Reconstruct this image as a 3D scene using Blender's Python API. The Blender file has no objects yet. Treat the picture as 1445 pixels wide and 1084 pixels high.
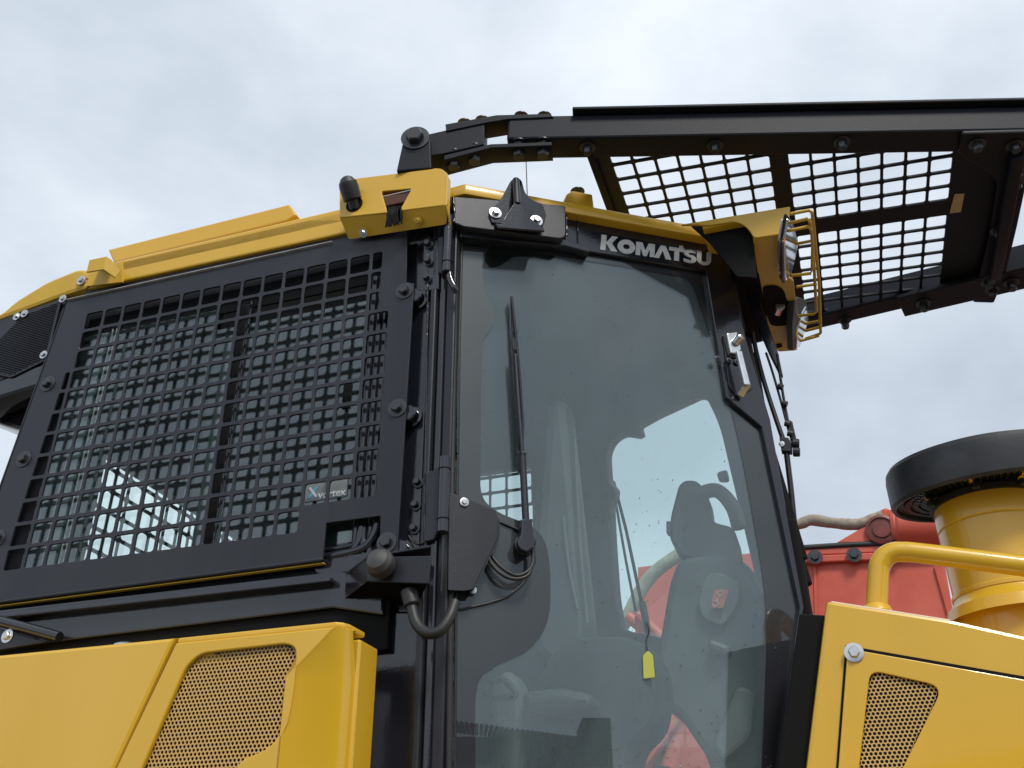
import bpy, bmesh, math, random
from mathutils import Vector as V, Matrix, noise
random.seed(4)
SC = bpy.context.scene
COL = SC.collection
rad = math.radians

# ---------------------------------------------------------------- camera
FPX, PITCH, ROLL, YAW = 1375.58, rad(29.66), rad(0.411), rad(17.75)
CAM = V((0, 0, 1.5))
ri = V((1, 0, 0)); fw = V((0, math.cos(PITCH), math.sin(PITCH))); up = V((0, -math.sin(PITCH), math.cos(PITCH)))
cr = ri * math.cos(ROLL) - up * math.sin(ROLL)
cu = ri * math.sin(ROLL) + up * math.cos(ROLL)
cd = bpy.data.cameras.new('camera'); cam = bpy.data.objects.new('camera', cd); COL.objects.link(cam)
cd.sensor_width = 36; cd.lens = FPX / 1445 * 36; cd.clip_start = .05; cd.clip_end = 5000
m = Matrix((cr, cu, -fw)).transposed().to_4x4(); m.translation = CAM
cam.matrix_world = m
SC.camera = cam
SC.view_settings.view_transform = 'Standard'; SC.view_settings.look = 'None'
SC.view_settings.gamma = 1; SC.view_settings.use_curve_mapping = False
SC.view_settings.exposure = 0.2

# ---------------------------------------------------------------- world: overcast daylight
SUN_EL, SUN_AZ = rad(50), rad(160)      # azimuth clockwise from +Y: behind the photographer, to the right
w = bpy.data.worlds.new('World'); SC.world = w; w.use_nodes = True
nt = w.node_tree; N = nt.nodes; L = nt.links; N.clear()
def nd(t, **k):
    n = N.new(t)
    for a, b in k.items(): setattr(n, a, b)
    return n
out = nd('ShaderNodeOutputWorld'); bg = nd('ShaderNodeBackground'); bg.inputs['Strength'].default_value = .091
sky = nd('ShaderNodeTexSky', sky_type='NISHITA'); sky.sun_disc = False
sky.sun_elevation = SUN_EL; sky.sun_rotation = SUN_AZ; sky.air_density = 1.3; sky.dust_density = 2
tc = nd('ShaderNodeTexCoord'); mp = nd('ShaderNodeMapping'); mp.inputs['Scale'].default_value = (1, 1, 1.6)
mp.inputs['Location'].default_value = (3.1, 1.2, .4)
L.new(tc.outputs['Generated'], mp.inputs[0])
n1 = nd('ShaderNodeTexNoise'); n1.inputs['Scale'].default_value = 1.6; n1.inputs['Detail'].default_value = 7; n1.inputs['Roughness'].default_value = .5; n1.inputs['Distortion'].default_value = .25
n2 = nd('ShaderNodeTexNoise'); n2.inputs['Scale'].default_value = 5.5; n2.inputs['Detail'].default_value = 7; n2.inputs['Roughness'].default_value = .55; n2.inputs['Distortion'].default_value = .3
L.new(mp.outputs[0], n1.inputs['Vector']); L.new(mp.outputs[0], n2.inputs['Vector'])
ad = nd('ShaderNodeMath', operation='MULTIPLY_ADD'); ad.inputs[1].default_value = .32
L.new(n2.outputs['Fac'], ad.inputs[0]); L.new(n1.outputs['Fac'], ad.inputs[2])
cr_ = nd('ShaderNodeValToRGB'); e = cr_.color_ramp.elements
e[0].position = .48; e[0].color = (5.0, 5.65, 6.6, 1); e[1].position = .86; e[1].color = (9.2, 9.9, 10.7, 1)
x_ = cr_.color_ramp.elements.new(.66); x_.color = (6.8, 7.55, 8.5, 1)
L.new(ad.outputs[0], cr_.inputs[0])
mx = nd('ShaderNodeMix', data_type='RGBA'); mx.inputs['Factor'].default_value = .93
L.new(sky.outputs[0], mx.inputs['A']); L.new(cr_.outputs[0], mx.inputs['B'])
L.new(mx.outputs['Result'], bg.inputs['Color']); L.new(bg.outputs[0], out.inputs[0])
sd = bpy.data.lights.new('sun', 'SUN'); sd.energy = 2.1; sd.angle = rad(14); sd.color = (1, .96, .9)
so = bpy.data.objects.new('sun', sd); COL.objects.link(so)
sv = V((math.sin(SUN_AZ) * math.cos(SUN_EL), math.cos(SUN_AZ) * math.cos(SUN_EL), math.sin(SUN_EL)))
so.rotation_euler = sv.to_track_quat('Z', 'Y').to_euler(); so.location = sv * 30

# ---------------------------------------------------------------- materials
def mat(name, col, rough=.5, metal=0, spec=.5, coat=0, coat_rough=.1, noise_amt=0, noise_scale=6, bump=0, bump_scale=60, dust=0, dust_col=(.35, .33, .3), rough_var=0, streak=False):
    mt = bpy.data.materials.new(name); mt.use_nodes = True; t = mt.node_tree; b = t.nodes['Principled BSDF']
    b.inputs['Base Color'].default_value = (*col, 1); b.inputs['Roughness'].default_value = rough
    b.inputs['Metallic'].default_value = metal; b.inputs['Specular IOR Level'].default_value = spec
    b.inputs['Coat Weight'].default_value = coat; b.inputs['Coat Roughness'].default_value = coat_rough
    tc = t.nodes.new('ShaderNodeTexCoord')
    src = None
    if noise_amt or dust or rough_var:
        n = t.nodes.new('ShaderNodeTexNoise'); n.inputs['Scale'].default_value = noise_scale; n.inputs['Detail'].default_value = 6
        n.inputs['Roughness'].default_value = .6
        if streak:
            mpp = t.nodes.new('ShaderNodeMapping'); mpp.inputs['Scale'].default_value = (1, 1, .12)
            t.links.new(tc.outputs['Object'], mpp.inputs[0]); t.links.new(mpp.outputs[0], n.inputs['Vector'])
        else: t.links.new(tc.outputs['Object'], n.inputs['Vector'])
        if noise_amt:
            mr = t.nodes.new('ShaderNodeMapRange'); mr.inputs['From Min'].default_value = .3; mr.inputs['From Max'].default_value = .7
            mr.inputs['To Min'].default_value = 1 - noise_amt; mr.inputs['To Max'].default_value = 1 + noise_amt
            t.links.new(n.outputs['Fac'], mr.inputs['Value'])
            vm = t.nodes.new('ShaderNodeVectorMath'); vm.operation = 'SCALE'; vm.inputs[0].default_value = col
            t.links.new(mr.outputs[0], vm.inputs['Scale']); src = vm.outputs[0]
            t.links.new(src, b.inputs['Base Color'])
        if dust:
            rp = t.nodes.new('ShaderNodeMapRange'); rp.inputs['From Min'].default_value = .45; rp.inputs['From Max'].default_value = .8
            rp.inputs['To Max'].default_value = dust
            t.links.new(n.outputs['Fac'], rp.inputs['Value'])
            m2 = t.nodes.new('ShaderNodeMix'); m2.data_type = 'RGBA'; m2.inputs['A'].default_value = (*col, 1); m2.inputs['B'].default_value = (*dust_col, 1)
            if src: t.links.new(src, m2.inputs['A'])
            t.links.new(rp.outputs[0], m2.inputs['Factor']); t.links.new(m2.outputs['Result'], b.inputs['Base Color'])
        if rough_var:
            r2 = t.nodes.new('ShaderNodeMapRange'); r2.inputs['From Min'].default_value = .3; r2.inputs['From Max'].default_value = .7
            r2.inputs['To Min'].default_value = max(.02, rough - rough_var); r2.inputs['To Max'].default_value = rough + rough_var
            t.links.new(n.outputs['Fac'], r2.inputs['Value']); t.links.new(r2.outputs[0], b.inputs['Roughness'])
    if bump:
        n3 = t.nodes.new('ShaderNodeTexNoise'); n3.inputs['Scale'].default_value = bump_scale; n3.inputs['Detail'].default_value = 3
        t.links.new(tc.outputs['Object'], n3.inputs['Vector'])
        bp = t.nodes.new('ShaderNodeBump'); bp.inputs['Strength'].default_value = bump; bp.inputs['Distance'].default_value = .002
        t.links.new(n3.outputs['Fac'], bp.inputs['Height']); t.links.new(bp.outputs[0], b.inputs['Normal'])
    return mt
YEL = mat('yellow_paint', (.69, .40, .016), .30, spec=.5, coat=.5, coat_rough=.05, noise_amt=.05, noise_scale=3, bump=.3, bump_scale=4, dust=.07, dust_col=(.6, .5, .35), rough_var=.06, streak=True)
YELD = mat('yellow_paint_matt', (.60, .37, .025), .5, noise_amt=.06, noise_scale=5, bump=.1, bump_scale=150, dust=.12, dust_col=(.6, .5, .35), streak=True)
PEACH = mat('primer_backing', (.62, .39, .13), .6, noise_amt=.05)
BLKM = mat('black_visor_paint', (.008, .010, .016), .5, spec=.22, noise_amt=.15, noise_scale=4, bump=.2, bump_scale=300)
BLK = mat('black_powder_coat', (.014, .0150, .021), .38, spec=.45, noise_amt=.2, noise_scale=4, bump=.25, bump_scale=420, dust=.06, dust_col=(.2, .2, .2), rough_var=.08, streak=True)
BLKG = mat('black_gloss_paint', (.011, .012, .018), .13, spec=.6, coat=.3, noise_amt=.1, bump=.12, bump_scale=130, dust=.05, dust_col=(.2, .2, .2), rough_var=.05, streak=True)
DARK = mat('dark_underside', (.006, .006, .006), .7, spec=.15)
WIRE = mat('black_wire', (.008, .008, .008), .75, spec=.2)
RUB = mat('black_rubber', (.018, .018, .018), .5, bump=.2, bump_scale=200, dust=.1, dust_col=(.12, .12, .11))
RUBG = mat('grey_rubber_cap', (.055, .053, .052), .55, bump=.3, bump_scale=90, noise_amt=.25, noise_scale=30)
STEEL = mat('zinc_plated_steel', (.62, .62, .62), .28, metal=1, noise_amt=.12, noise_scale=60)
CHROME = mat('handle_chrome', (.75, .75, .75), .22, metal=1, noise_amt=.1, noise_scale=40)
DBOLT = mat('dark_bolt', (.035, .036, .042), .3, spec=.7, metal=.2, noise_amt=.2, noise_scale=60)
INT = mat('interior_plastic', (.05, .052, .054), .6, noise_amt=.1)
INTL = mat('interior_trim', (.10, .102, .104), .6, noise_amt=.1)
SEAT = mat('seat_fabric', (.018, .019, .020), .9, bump=.4, bump_scale=300)
RED = mat('faded_red_paint', (.55, .085, .048), .5, noise_amt=.14, noise_scale=1.5, dust=.22, dust_col=(.62, .3, .24), rough_var=.06)
CLOTH = mat('hose_wrap', (.30, .25, .20), .9, noise_amt=.25, noise_scale=30, bump=.6, bump_scale=60)
WHITE = mat('letter_white', (.58, .58, .57), .55, noise_amt=.12, noise_scale=60)
TAN = mat('paper_label', (.50, .37, .22), .8, noise_amt=.15, noise_scale=40)
LABELG = mat('grey_decal', (.2, .22, .22), .5)
CYAN = mat('decal_blue', (.10, .42, .60), .5)
REDL = mat('red_decal', (.5, .09, .06), .5)
TAGY = mat('yellow_tag', (.50, .52, .08), .5)
LINE = mat('painted_highlight', (.42, .42, .42), .4, noise_amt=.3, noise_scale=20)  # pale grey standing in for highlights and reflections
LENS = mat('lamp_lens', (.75, .76, .78), .08, metal=.85)
GRAV = mat('gravel', (.11, .108, .104), .95, noise_amt=.35, noise_scale=3, bump=1, bump_scale=40)
SHED = mat('shed_cladding', (.006, .007, .007), .95, spec=.1, noise_amt=.2)
SHEDL = mat('shed_door_panel', (.10, .12, .115), .6)
BRUSH = mat('brushed_tube', (.22, .22, .22), .35, metal=.6)
def glass_mat(name, tint, ior=1.5, boost=1.0, drops=.0, veil=.0):
    mt = bpy.data.materials.new(name); mt.use_nodes = True; t = mt.node_tree; t.nodes.clear()
    o = t.nodes.new('ShaderNodeOutputMaterial'); tr = t.nodes.new('ShaderNodeBsdfTransparent'); tr.inputs[0].default_value = (*tint, 1)
    gl = t.nodes.new('ShaderNodeBsdfGlossy'); gl.inputs['Roughness'].default_value = .0; gl.inputs['Color'].default_value = (.93, .98, 1, 1)
    fr = t.nodes.new('ShaderNodeFresnel'); fr.inputs['IOR'].default_value = ior
    ge = t.nodes.new('ShaderNodeNewGeometry'); io = t.nodes.new('ShaderNodeMapRange'); io.inputs['To Min'].default_value = ior; io.inputs['To Max'].default_value = 1 / ior
    t.links.new(ge.outputs['Backfacing'], io.inputs['Value']); t.links.new(io.outputs[0], fr.inputs['IOR'])      # thin pane: both faces reflect like an outer face
    mu = t.nodes.new('ShaderNodeMath'); mu.operation = 'MULTIPLY'; mu.inputs[1].default_value = boost; mu.use_clamp = True
    t.links.new(fr.outputs[0], mu.inputs[0])
    m1 = t.nodes.new('ShaderNodeMixShader'); t.links.new(mu.outputs[0], m1.inputs[0]); t.links.new(tr.outputs[0], m1.inputs[1]); t.links.new(gl.outputs[0], m1.inputs[2])
    last = m1.outputs[0]
    if veil:
        df = t.nodes.new('ShaderNodeBsdfDiffuse'); df.inputs[0].default_value = (.60, .68, .76, 1)
        tc = t.nodes.new('ShaderNodeTexCoord')
        n = t.nodes.new('ShaderNodeTexNoise'); n.inputs['Scale'].default_value = 3.5; n.inputs['Detail'].default_value = 3; n.inputs['Roughness'].default_value = .62
        mpp = t.nodes.new('ShaderNodeMapping'); mpp.inputs['Scale'].default_value = (1.6, 1.6, .7)
        t.links.new(tc.outputs['Object'], mpp.inputs[0]); t.links.new(mpp.outputs[0], n.inputs['Vector'])
        mr = t.nodes.new('ShaderNodeMapRange'); mr.inputs['From Min'].default_value = .35; mr.inputs['From Max'].default_value = .75; mr.inputs['To Min'].default_value = veil * .6; mr.inputs['To Max'].default_value = veil
        t.links.new(n.outputs['Fac'], mr.inputs['Value'])
        mb = t.nodes.new('ShaderNodeMath'); mb.operation = 'MULTIPLY'; t.links.new(mr.outputs[0], mb.inputs[0]); t.links.new(ge.outputs['Backfacing'], mb.inputs[1])   # veil put in as colour on the pane's inner face, for reflected sky
        m2 = t.nodes.new('ShaderNodeMixShader'); t.links.new(mb.outputs[0], m2.inputs[0]); t.links.new(last, m2.inputs[1]); t.links.new(df.outputs[0], m2.inputs[2]); last = m2.outputs[0]
    t.links.new(last, o.inputs[0])
    return mt
GLASS = glass_mat('tinted_door_glass', (.935, 1.0, .985), 1.5, 1.4, veil=.17)
GLASS2 = glass_mat('tinted_side_glass', (.965, 1.0, .988), 1.5, .7)
GLASS3 = glass_mat('veiled_side_glass', (.93, 1.0, .975), 1.5, 1.6, veil=.04)  # reflected-sky veil mixed into the pane's colour

# ---------------------------------------------------------------- frames: machine coordinates (s forward, t inward, z up)
Xm = V((math.cos(YAW), -math.sin(YAW), 0)); Ym = V((math.sin(YAW), math.cos(YAW), 0))
def ray_w(x, y):
    a = x - 722.5; b = 542 - y
    return fw * FPX + cr * a + cu * b
d0 = ray_w(575, 560); P0 = CAM + d0 * (2.0 / d0.y)      # a point of the window guard's outer face
P0 = V((P0.x, P0.y, 0))
CM = V(((CAM - P0).dot(Xm), (CAM - P0).dot(Ym), CAM.z))
def mray(x, y):
    d = ray_w(x, y); return V((d.dot(Xm), d.dot(Ym), d.z))
class Pl:
    """a plane in machine coordinates: origin, in-plane axes u, v and outward normal n = u x v"""
    def __init__(s, o, u, v): s.o = V(o); s.u = V(u).normalized(); s.v = V(v).normalized(); s.n = s.u.cross(s.v).normalized()
    def hit(s, x, y, off=0):
        d = mray(x, y); o = s.o + s.n * off
        return CM + d * ((o - CM).dot(s.n) / d.dot(s.n))
    def uv(s, x, y, off=0):
        q = s.hit(x, y, off) - s.o; return (q.dot(s.u), q.dot(s.v))
    def at(s, a, b, off=0): return s.o + s.u * a + s.v * b + s.n * off
def T(t): return Pl((0, t, 0), (1, 0, 0), (0, 0, 1))
def S_(s): return Pl((s, 0, 0), (0, 1, 0), (0, 0, 1))
def Z(z): return Pl((0, 0, z), (1, 0, 0), (0, 1, 0))
A34 = rad(34)
HD = V((.1, .06, 0)); W = 1.32
D = Pl(HD, (math.cos(A34), math.sin(A34), 0), (0, 0, 1))                 # near door plane
FD = Pl((.1, W - .06, 0), (math.cos(A34), -math.sin(A34), 0), (0, 0, 1))   # far door plane (its normal points inwards)

# ---------------------------------------------------------------- object helpers
ORG = {}
def root(name, label, cat, loc, rz=0, group=None):
    o = bpy.data.objects.new(name, None); COL.objects.link(o); o.location = loc; o.rotation_euler = (0, 0, rz)
    o.empty_display_size = .2
    o['label'] = label; o['category'] = cat
    if group: o['group'] = group
    ORG[o.name] = V((0, 0, 0)); return o
def finish(me, name, mt, parent, ang=24, kind=None, label=None):
    vs = [v.co for v in me.vertices]
    if vs:
        lo = V([min(v[i] for v in vs) for i in range(3)]); hi = V([max(v[i] for v in vs) for i in range(3)]); c = (lo + hi) / 2
    else: c = V((0, 0, 0))
    me.transform(Matrix.Translation(-c))
    for p in me.polygons: p.use_smooth = True
    me.set_sharp_from_angle(angle=rad(ang))
    me.name = name
    o = bpy.data.objects.new(name, me); COL.objects.link(o)
    if mt is not None: me.materials.clear(); me.materials.append(mt)
    ORG[o.name] = c
    if parent is not None: o.parent = parent; o.location = c - ORG[parent.name]
    else: o.location = c
    if kind: o['kind'] = kind
    if label: o['label'] = label
    return o
def from_bm(bm, name, mt, parent, **k):
    bmesh.ops.recalc_face_normals(bm, faces=bm.faces)
    me = bpy.data.meshes.new(name); bm.to_mesh(me); bm.free(); return finish(me, name, mt, parent, **k)
def join_bm(list_me):
    bm = bmesh.new()
    for me in list_me: bm.from_mesh(me); bpy.data.meshes.remove(me)
    return bm
def dupe(o, parent, pos, rot=None, name=None):
    c = o.copy(); COL.objects.link(c); c.parent = parent; ORG[c.name] = V(pos); c.location = V(pos) - ORG[parent.name]
    if rot is not None: c.rotation_euler = rot
    return c
def rnd(pts, r, n=6):
    """round the corners of a polygon"""
    out = []; N_ = len(pts)
    rr = r if isinstance(r, (list, tuple)) else [r] * N_
    for i in range(N_):
        p = V((*pts[i][:2], 0)); a = V((*pts[i - 1][:2], 0)); b = V((*pts[(i + 1) % N_][:2], 0))
        da = a - p; db = b - p; la, lb = da.length, db.length
        q = min(rr[i], la * .49, lb * .49)
        if q <= 1e-6: out.append((p.x, p.y)); continue
        s, e = p + da * (q / la), p + db * (q / lb)
        for k in range(n + 1):
            t = k / n; c = s * (1 - t) ** 2 + p * (2 * t * (1 - t)) + e * t * t
            out.append((c.x, c.y))
    return out
def curve2d_mesh(polys, thick, bev):
    cu_ = bpy.data.curves.new('tmp', 'CURVE'); cu_.dimensions = '2D'; cu_.fill_mode = 'BOTH'
    cu_.extrude = max(0, thick / 2 - bev); cu_.bevel_depth = bev; cu_.bevel_resolution = 1; cu_.offset = -bev
    for p in polys:
        sp = cu_.splines.new('POLY'); sp.points.add(len(p) - 1)
        for i, q in enumerate(p): sp.points[i].co = (q[0], q[1], 0, 1)
        sp.use_cyclic_u = True
    ob = bpy.data.objects.new('tmp', cu_); COL.objects.link(ob)
    dg = bpy.context.evaluated_depsgraph_get(); me = bpy.data.meshes.new_from_object(ob.evaluated_get(dg))
    bpy.data.objects.remove(ob); bpy.data.curves.remove(cu_)
    return me
def plate_me(pl, uv, thick=.004, holes=(), off=0, bev=.0008):
    me = curve2d_mesh([uv] + list(holes), thick, bev)
    M = Matrix((pl.u, pl.v, pl.n)).transposed().to_4x4(); M.translation = pl.o + pl.n * (off - thick / 2)
    me.transform(M); return me
def plate(name, pl, uv, mt, parent, thick=.004, holes=(), off=0, bev=.0008, px=True, r=0, **k):
    if px: uv = [pl.uv(x, y, off) for x, y in uv]
    if r: uv = rnd(uv, r)
    return finish(plate_me(pl, uv, thick, holes, off, bev), name, mt, parent, **k)
def P(pl, pts, off=0): return [pl.uv(x, y, off) for x, y in pts]
def box_me(c, ax, h, bev=.002, seg=2):
    bm = bmesh.new(); bmesh.ops.create_cube(bm, size=1)
    for v in bm.verts: v.co = V((v.co.x * h[0] * 2, v.co.y * h[1] * 2, v.co.z * h[2] * 2))
    if bev: bmesh.ops.bevel(bm, geom=bm.edges[:], offset=min(bev, min(h) * .9), segments=seg, profile=.5, affect='EDGES')
    M = Matrix([V(a).normalized() for a in ax]).transposed().to_4x4(); M.translation = V(c)
    bm.transform(M); me = bpy.data.meshes.new('b'); bm.to_mesh(me); bm.free(); return me
AX = ((1, 0, 0), (0, 1, 0), (0, 0, 1))
def box(name, lo, hi, mt, parent, bev=.003, ax=AX, **k):
    lo, hi = V(lo), V(hi); return finish(box_me((lo + hi) / 2, ax, (hi - lo) / 2, bev), name, mt, parent, ang=15, **k)
def bar_me(a, b, wd, ht, upv=(0, 0, 1), bev=.003):
    a, b = V(a), V(b); x = (b - a).normalized(); y = V(upv).cross(x).normalized(); z = x.cross(y)
    return box_me((a + b) / 2, (x, y, z), ((b - a).length / 2, wd / 2, ht / 2), bev)
def bar(name, a, b, wd, ht, mt, parent, upv=(0, 0, 1), bev=.003, **k): return finish(bar_me(a, b, wd, ht, upv, bev), name, mt, parent, ang=15, **k)
def lathe_me(o, axis, prof, seg=32):
    """prof: list of (radius, height) along axis"""
    o = V(o); az = V(axis).normalized(); q = az.to_track_quat('Z', 'Y').to_matrix()
    bm = bmesh.new(); rings = []
    for r, h in prof:
        if r < 1e-6: rings.append([bm.verts.new(o + q @ V((0, 0, h)))])
        else: rings.append([bm.verts.new(o + q @ V((r * math.cos(2 * math.pi * i / seg), r * math.sin(2 * math.pi * i / seg), h))) for i in range(seg)])
    for a, b in zip(rings, rings[1:]):
        for i in range(seg):
            j = (i + 1) % seg
            if len(a) == 1 and len(b) == 1: continue
            if len(a) == 1: bm.faces.new((a[0], b[i], b[j]))
            elif len(b) == 1: bm.faces.new((a[i], a[j], b[0]))
            else: bm.faces.new((a[i], a[j], b[j], b[i]))
    me = bpy.data.meshes.new('l'); bmesh.ops.recalc_face_normals(bm, faces=bm.faces); bm.to_mesh(me); bm.free(); return me
def lathe(name, o, axis, prof, mt, parent, seg=32, **k): return finish(lathe_me(o, axis, prof, seg), name, mt, parent, **k)
def cyl(name, a, b, r, mt, parent, seg=20, bev=.001, **k):
    a, b = V(a), V(b); h = (b - a).length; bev = min(bev, r * .4, h * .4)
    return lathe(name, a, b - a, [(0, 0), (r - bev, 0), (r, bev), (r, h - bev), (r - bev, h), (0, h)], mt, parent, seg, **k)
def smooth_path(pts, n=6):
    pts = [V(p) for p in pts]; out = []
    for i in range(len(pts) - 1):
        p0 = pts[max(i - 1, 0)]; p1 = pts[i]; p2 = pts[i + 1]; p3 = pts[min(i + 2, len(pts) - 1)]
        for k in range(n):
            t = k / n
            out.append(.5 * ((2 * p1) + (p2 - p0) * t + (2 * p0 - 5 * p1 + 4 * p2 - p3) * t * t + (3 * p1 - p0 - 3 * p2 + p3) * t ** 3))
    out.append(pts[-1]); return out
def tube_me(pts, r, seg=10, caps=True, rad_fn=None):
    pts = [V(p) for p in pts]; bm = bmesh.new(); rings = []
    tdir = (pts[1] - pts[0]).normalized(); ref = V((0, 0, 1)) if abs(tdir.z) < .9 else V((1, 0, 0))
    nrm = tdir.cross(ref).normalized()
    for i, p in enumerate(pts):
        a = pts[max(i - 1, 0)]; b = pts[min(i + 1, len(pts) - 1)]; tg = (b - a).normalized()
        nrm = (nrm - tg * nrm.dot(tg)).normalized(); bn = tg.cross(nrm)
        rr = r if rad_fn is None else rad_fn(i / (len(pts) - 1))
        rings.append([bm.verts.new(p + (nrm * math.cos(2 * math.pi * k / seg) + bn * math.sin(2 * math.pi * k / seg)) * rr) for k in range(seg)])
    for a, b in zip(rings, rings[1:]):
        for i in range(seg): bm.faces.new((a[i], a[(i + 1) % seg], b[(i + 1) % seg], b[i]))
    if caps: bm.faces.new(rings[0][::-1]); bm.faces.new(rings[-1])
    me = bpy.data.meshes.new('t'); bmesh.ops.recalc_face_normals(bm, faces=bm.faces); bm.to_mesh(me); bm.free(); return me
def tube(name, pts, r, mt, parent, seg=10, smooth=True, **k):
    rf = k.pop('rad_fn', None)
    return finish(tube_me(smooth_path(pts) if smooth else pts, r, seg, rad_fn=rf), name, mt, parent, ang=60, **k)
def merged(name, mes, mt, parent, **k): return from_bm(join_bm(mes), name, mt, parent, **k)
# hex bolts
def bolt_me(r=.011, h=.008, washer=1.7):
    a = lathe_me((0, 0, 0), (0, 0, 1), [(0, 0), (r * washer, 0), (r * washer, .0025), (r * 1.15, .003), (0, .003)], 20)
    bm = bmesh.new(); top = []; bot = []; t2 = []
    for i in range(6):
        an = math.pi / 3 * i; c, s = math.cos(an), math.sin(an)
        bot.append(bm.verts.new((r * c, r * s, .002))); top.append(bm.verts.new((r * c, r * s, .002 + h * .8))); t2.append(bm.verts.new((r * .85 * c, r * .85 * s, .002 + h)))
    for i in range(6):
        j = (i + 1) % 6; bm.faces.new((bot[i], bot[j], top[j], top[i])); bm.faces.new((top[i], top[j], t2[j], t2[i]))
    bm.faces.new(t2)
    bm.from_mesh(a); bpy.data.meshes.remove(a)
    me = bpy.data.meshes.new('bolt'); bm.to_mesh(me); bm.free()
    for p in me.polygons: p.use_smooth = True
    me.set_sharp_from_angle(angle=rad(30)); return me
BM = {}
def bolt(pos, n, r, mt, parent, name='bolt', h=None, washer=1.7):
    key = (round(r, 4), mt.name, h, washer)
    if key not in BM:
        BM[key] = bolt_me(r, h or r * .8, washer); BM[key].materials.append(mt)
    o = bpy.data.objects.new(name, BM[key]); COL.objects.link(o); o.parent = parent; ORG[o.name] = V(pos); o.location = V(pos) - ORG[parent.name]
    o.rotation_mode = 'QUATERNION'
    o.rotation_quaternion = V(n).to_track_quat('Z', 'Y') @ Matrix.Rotation(random.random() * 6, 3, 'Z').to_quaternion()
    return o
def text_me(s, size, extr=.0004, bold=0):
    cu_ = bpy.data.curves.new('tx', 'FONT'); cu_.body = s; cu_.size = size; cu_.extrude = extr; cu_.offset = bold; cu_.align_x = 'LEFT'
    ob = bpy.data.objects.new('tx', cu_); COL.objects.link(ob); dg = bpy.context.evaluated_depsgraph_get()
    me = bpy.data.meshes.new_from_object(ob.evaluated_get(dg)); bpy.data.objects.remove(ob); bpy.data.curves.remove(cu_); return me
def mirror_t(me, mid):
    me.transform(Matrix.Translation((0, mid, 0)) @ Matrix.Diagonal((1, -1, 1, 1)) @ Matrix.Translation((0, -mid, 0))); me.flip_normals(); return me
MID = W / 2

def quadplate(name, pts3, th, mt, par, bev=.001, **k):
    o = V(pts3[0]); u = (V(pts3[1]) - o).normalized(); n = u.cross(V(pts3[-1]) - o).normalized(); v = n.cross(u)
    pl = Pl(o, u, v); return plate(name, pl, [((V(p) - o).dot(pl.u), (V(p) - o).dot(pl.v)) for p in pts3], mt, par, th, px=False, bev=bev, **k)
def in_t(x, y, t): return T(t).hit(x, y)
# ================================================================ setting
RZ = Matrix.Rotation(-YAW, 3, 'Z')
def mw(p): return P0 + RZ @ V(p)
def root_m(name, label, cat, pos, group=None):
    o = root(name, label, cat, mw(pos), -YAW, group); ORG[o.name] = V(pos); return o
bm = bmesh.new(); bmesh.ops.create_grid(bm, x_segments=40, y_segments=40, size=900)
g = from_bm(bm, 'ground', GRAV, None, kind='structure'); g.location = (0, 0, 0)

# ================================================================ the bulldozer
BD = root_m('bulldozer', 'yellow and black bulldozer with a hexagonal glass cab under a black mesh visor', 'bulldozer', (0, 0, 0))

# ---- cab shell (walls, pillars, floor, headliner)
gl0 = T(0).uv(95, 426); gl1 = T(0).uv(0, 690)
gsl = (gl1[0] - gl0[0]) / (gl1[1] - gl0[1])
def gl(z, d=0): return (gl0[0] + (z - gl0[1]) * gsl + d, z)
WT = .04
def side_wall(far=False):
    hole = rnd([(-.985 if not far else -.36, 2.985), (-.065, 2.985), (-.065, 2.25 if not far else 2.6), (-1.06 if not far else -.36, 2.25 if not far else 2.6)], .04)
    return plate_me(T(WT), [gl(3.19, .01), (.085, 3.19), (.085, 1.0), gl(1.0, .3), gl(2.0, .01)], .05, [hole], 0, .004)
wall = side_wall(); wf = mirror_t(side_wall(True), MID)
rear_wall = plate_me(Pl((-1.04, 0, 0), (0, -1, 0), (0, 0, 1)), [(-.06, 3.19), (-W + .06, 3.19), (-W + .06, 1), (-.06, 1)], .04,
                     [rnd([(-.18, 2.70), (-W + .18, 2.70), (-W + .18, 2.2), (-.18, 2.2)], .04)], 0, .004)
floor_ = plate_me(Pl((0, 0, 1.45), (1, 0, 0), (0, 1, 0)), [(-1.0, .08), (.06, .08), (.78, .56), (.78, W - .56), (.06, W - .08), (-1.0, W - .08)], .06, (), 0, .004)
head = plate_me(Pl((0, 0, 3.19), (1, 0, 0), (0, 1, 0)), [(-1.06, .07), (.08, .07), (.76, .53), (.76, W - .53), (.08, W - .07), (-1.06, W - .07)], .08, (), 0, .004)
cabin = merged('cab_shell', [wall, wf, rear_wall, floor_, head], BLK, BD)
# ledge under the window guard, and the recessed sill
plate('sill_beam', T(.0), [(-60, 868), (475, 806), (540, 815), (540, 868), (470, 858), (0, 915), (-60, 920)], BLKG, cabin, .04, bev=.004)
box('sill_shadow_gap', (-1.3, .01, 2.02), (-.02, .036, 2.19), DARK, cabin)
q0 = T(-.01).hit(0, 872); q1 = T(-.01).hit(470, 820)
bar('sill_lip', q0 + V((-.3, 0, 0)), q1, .03, .012, BLKG, cabin)

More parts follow.
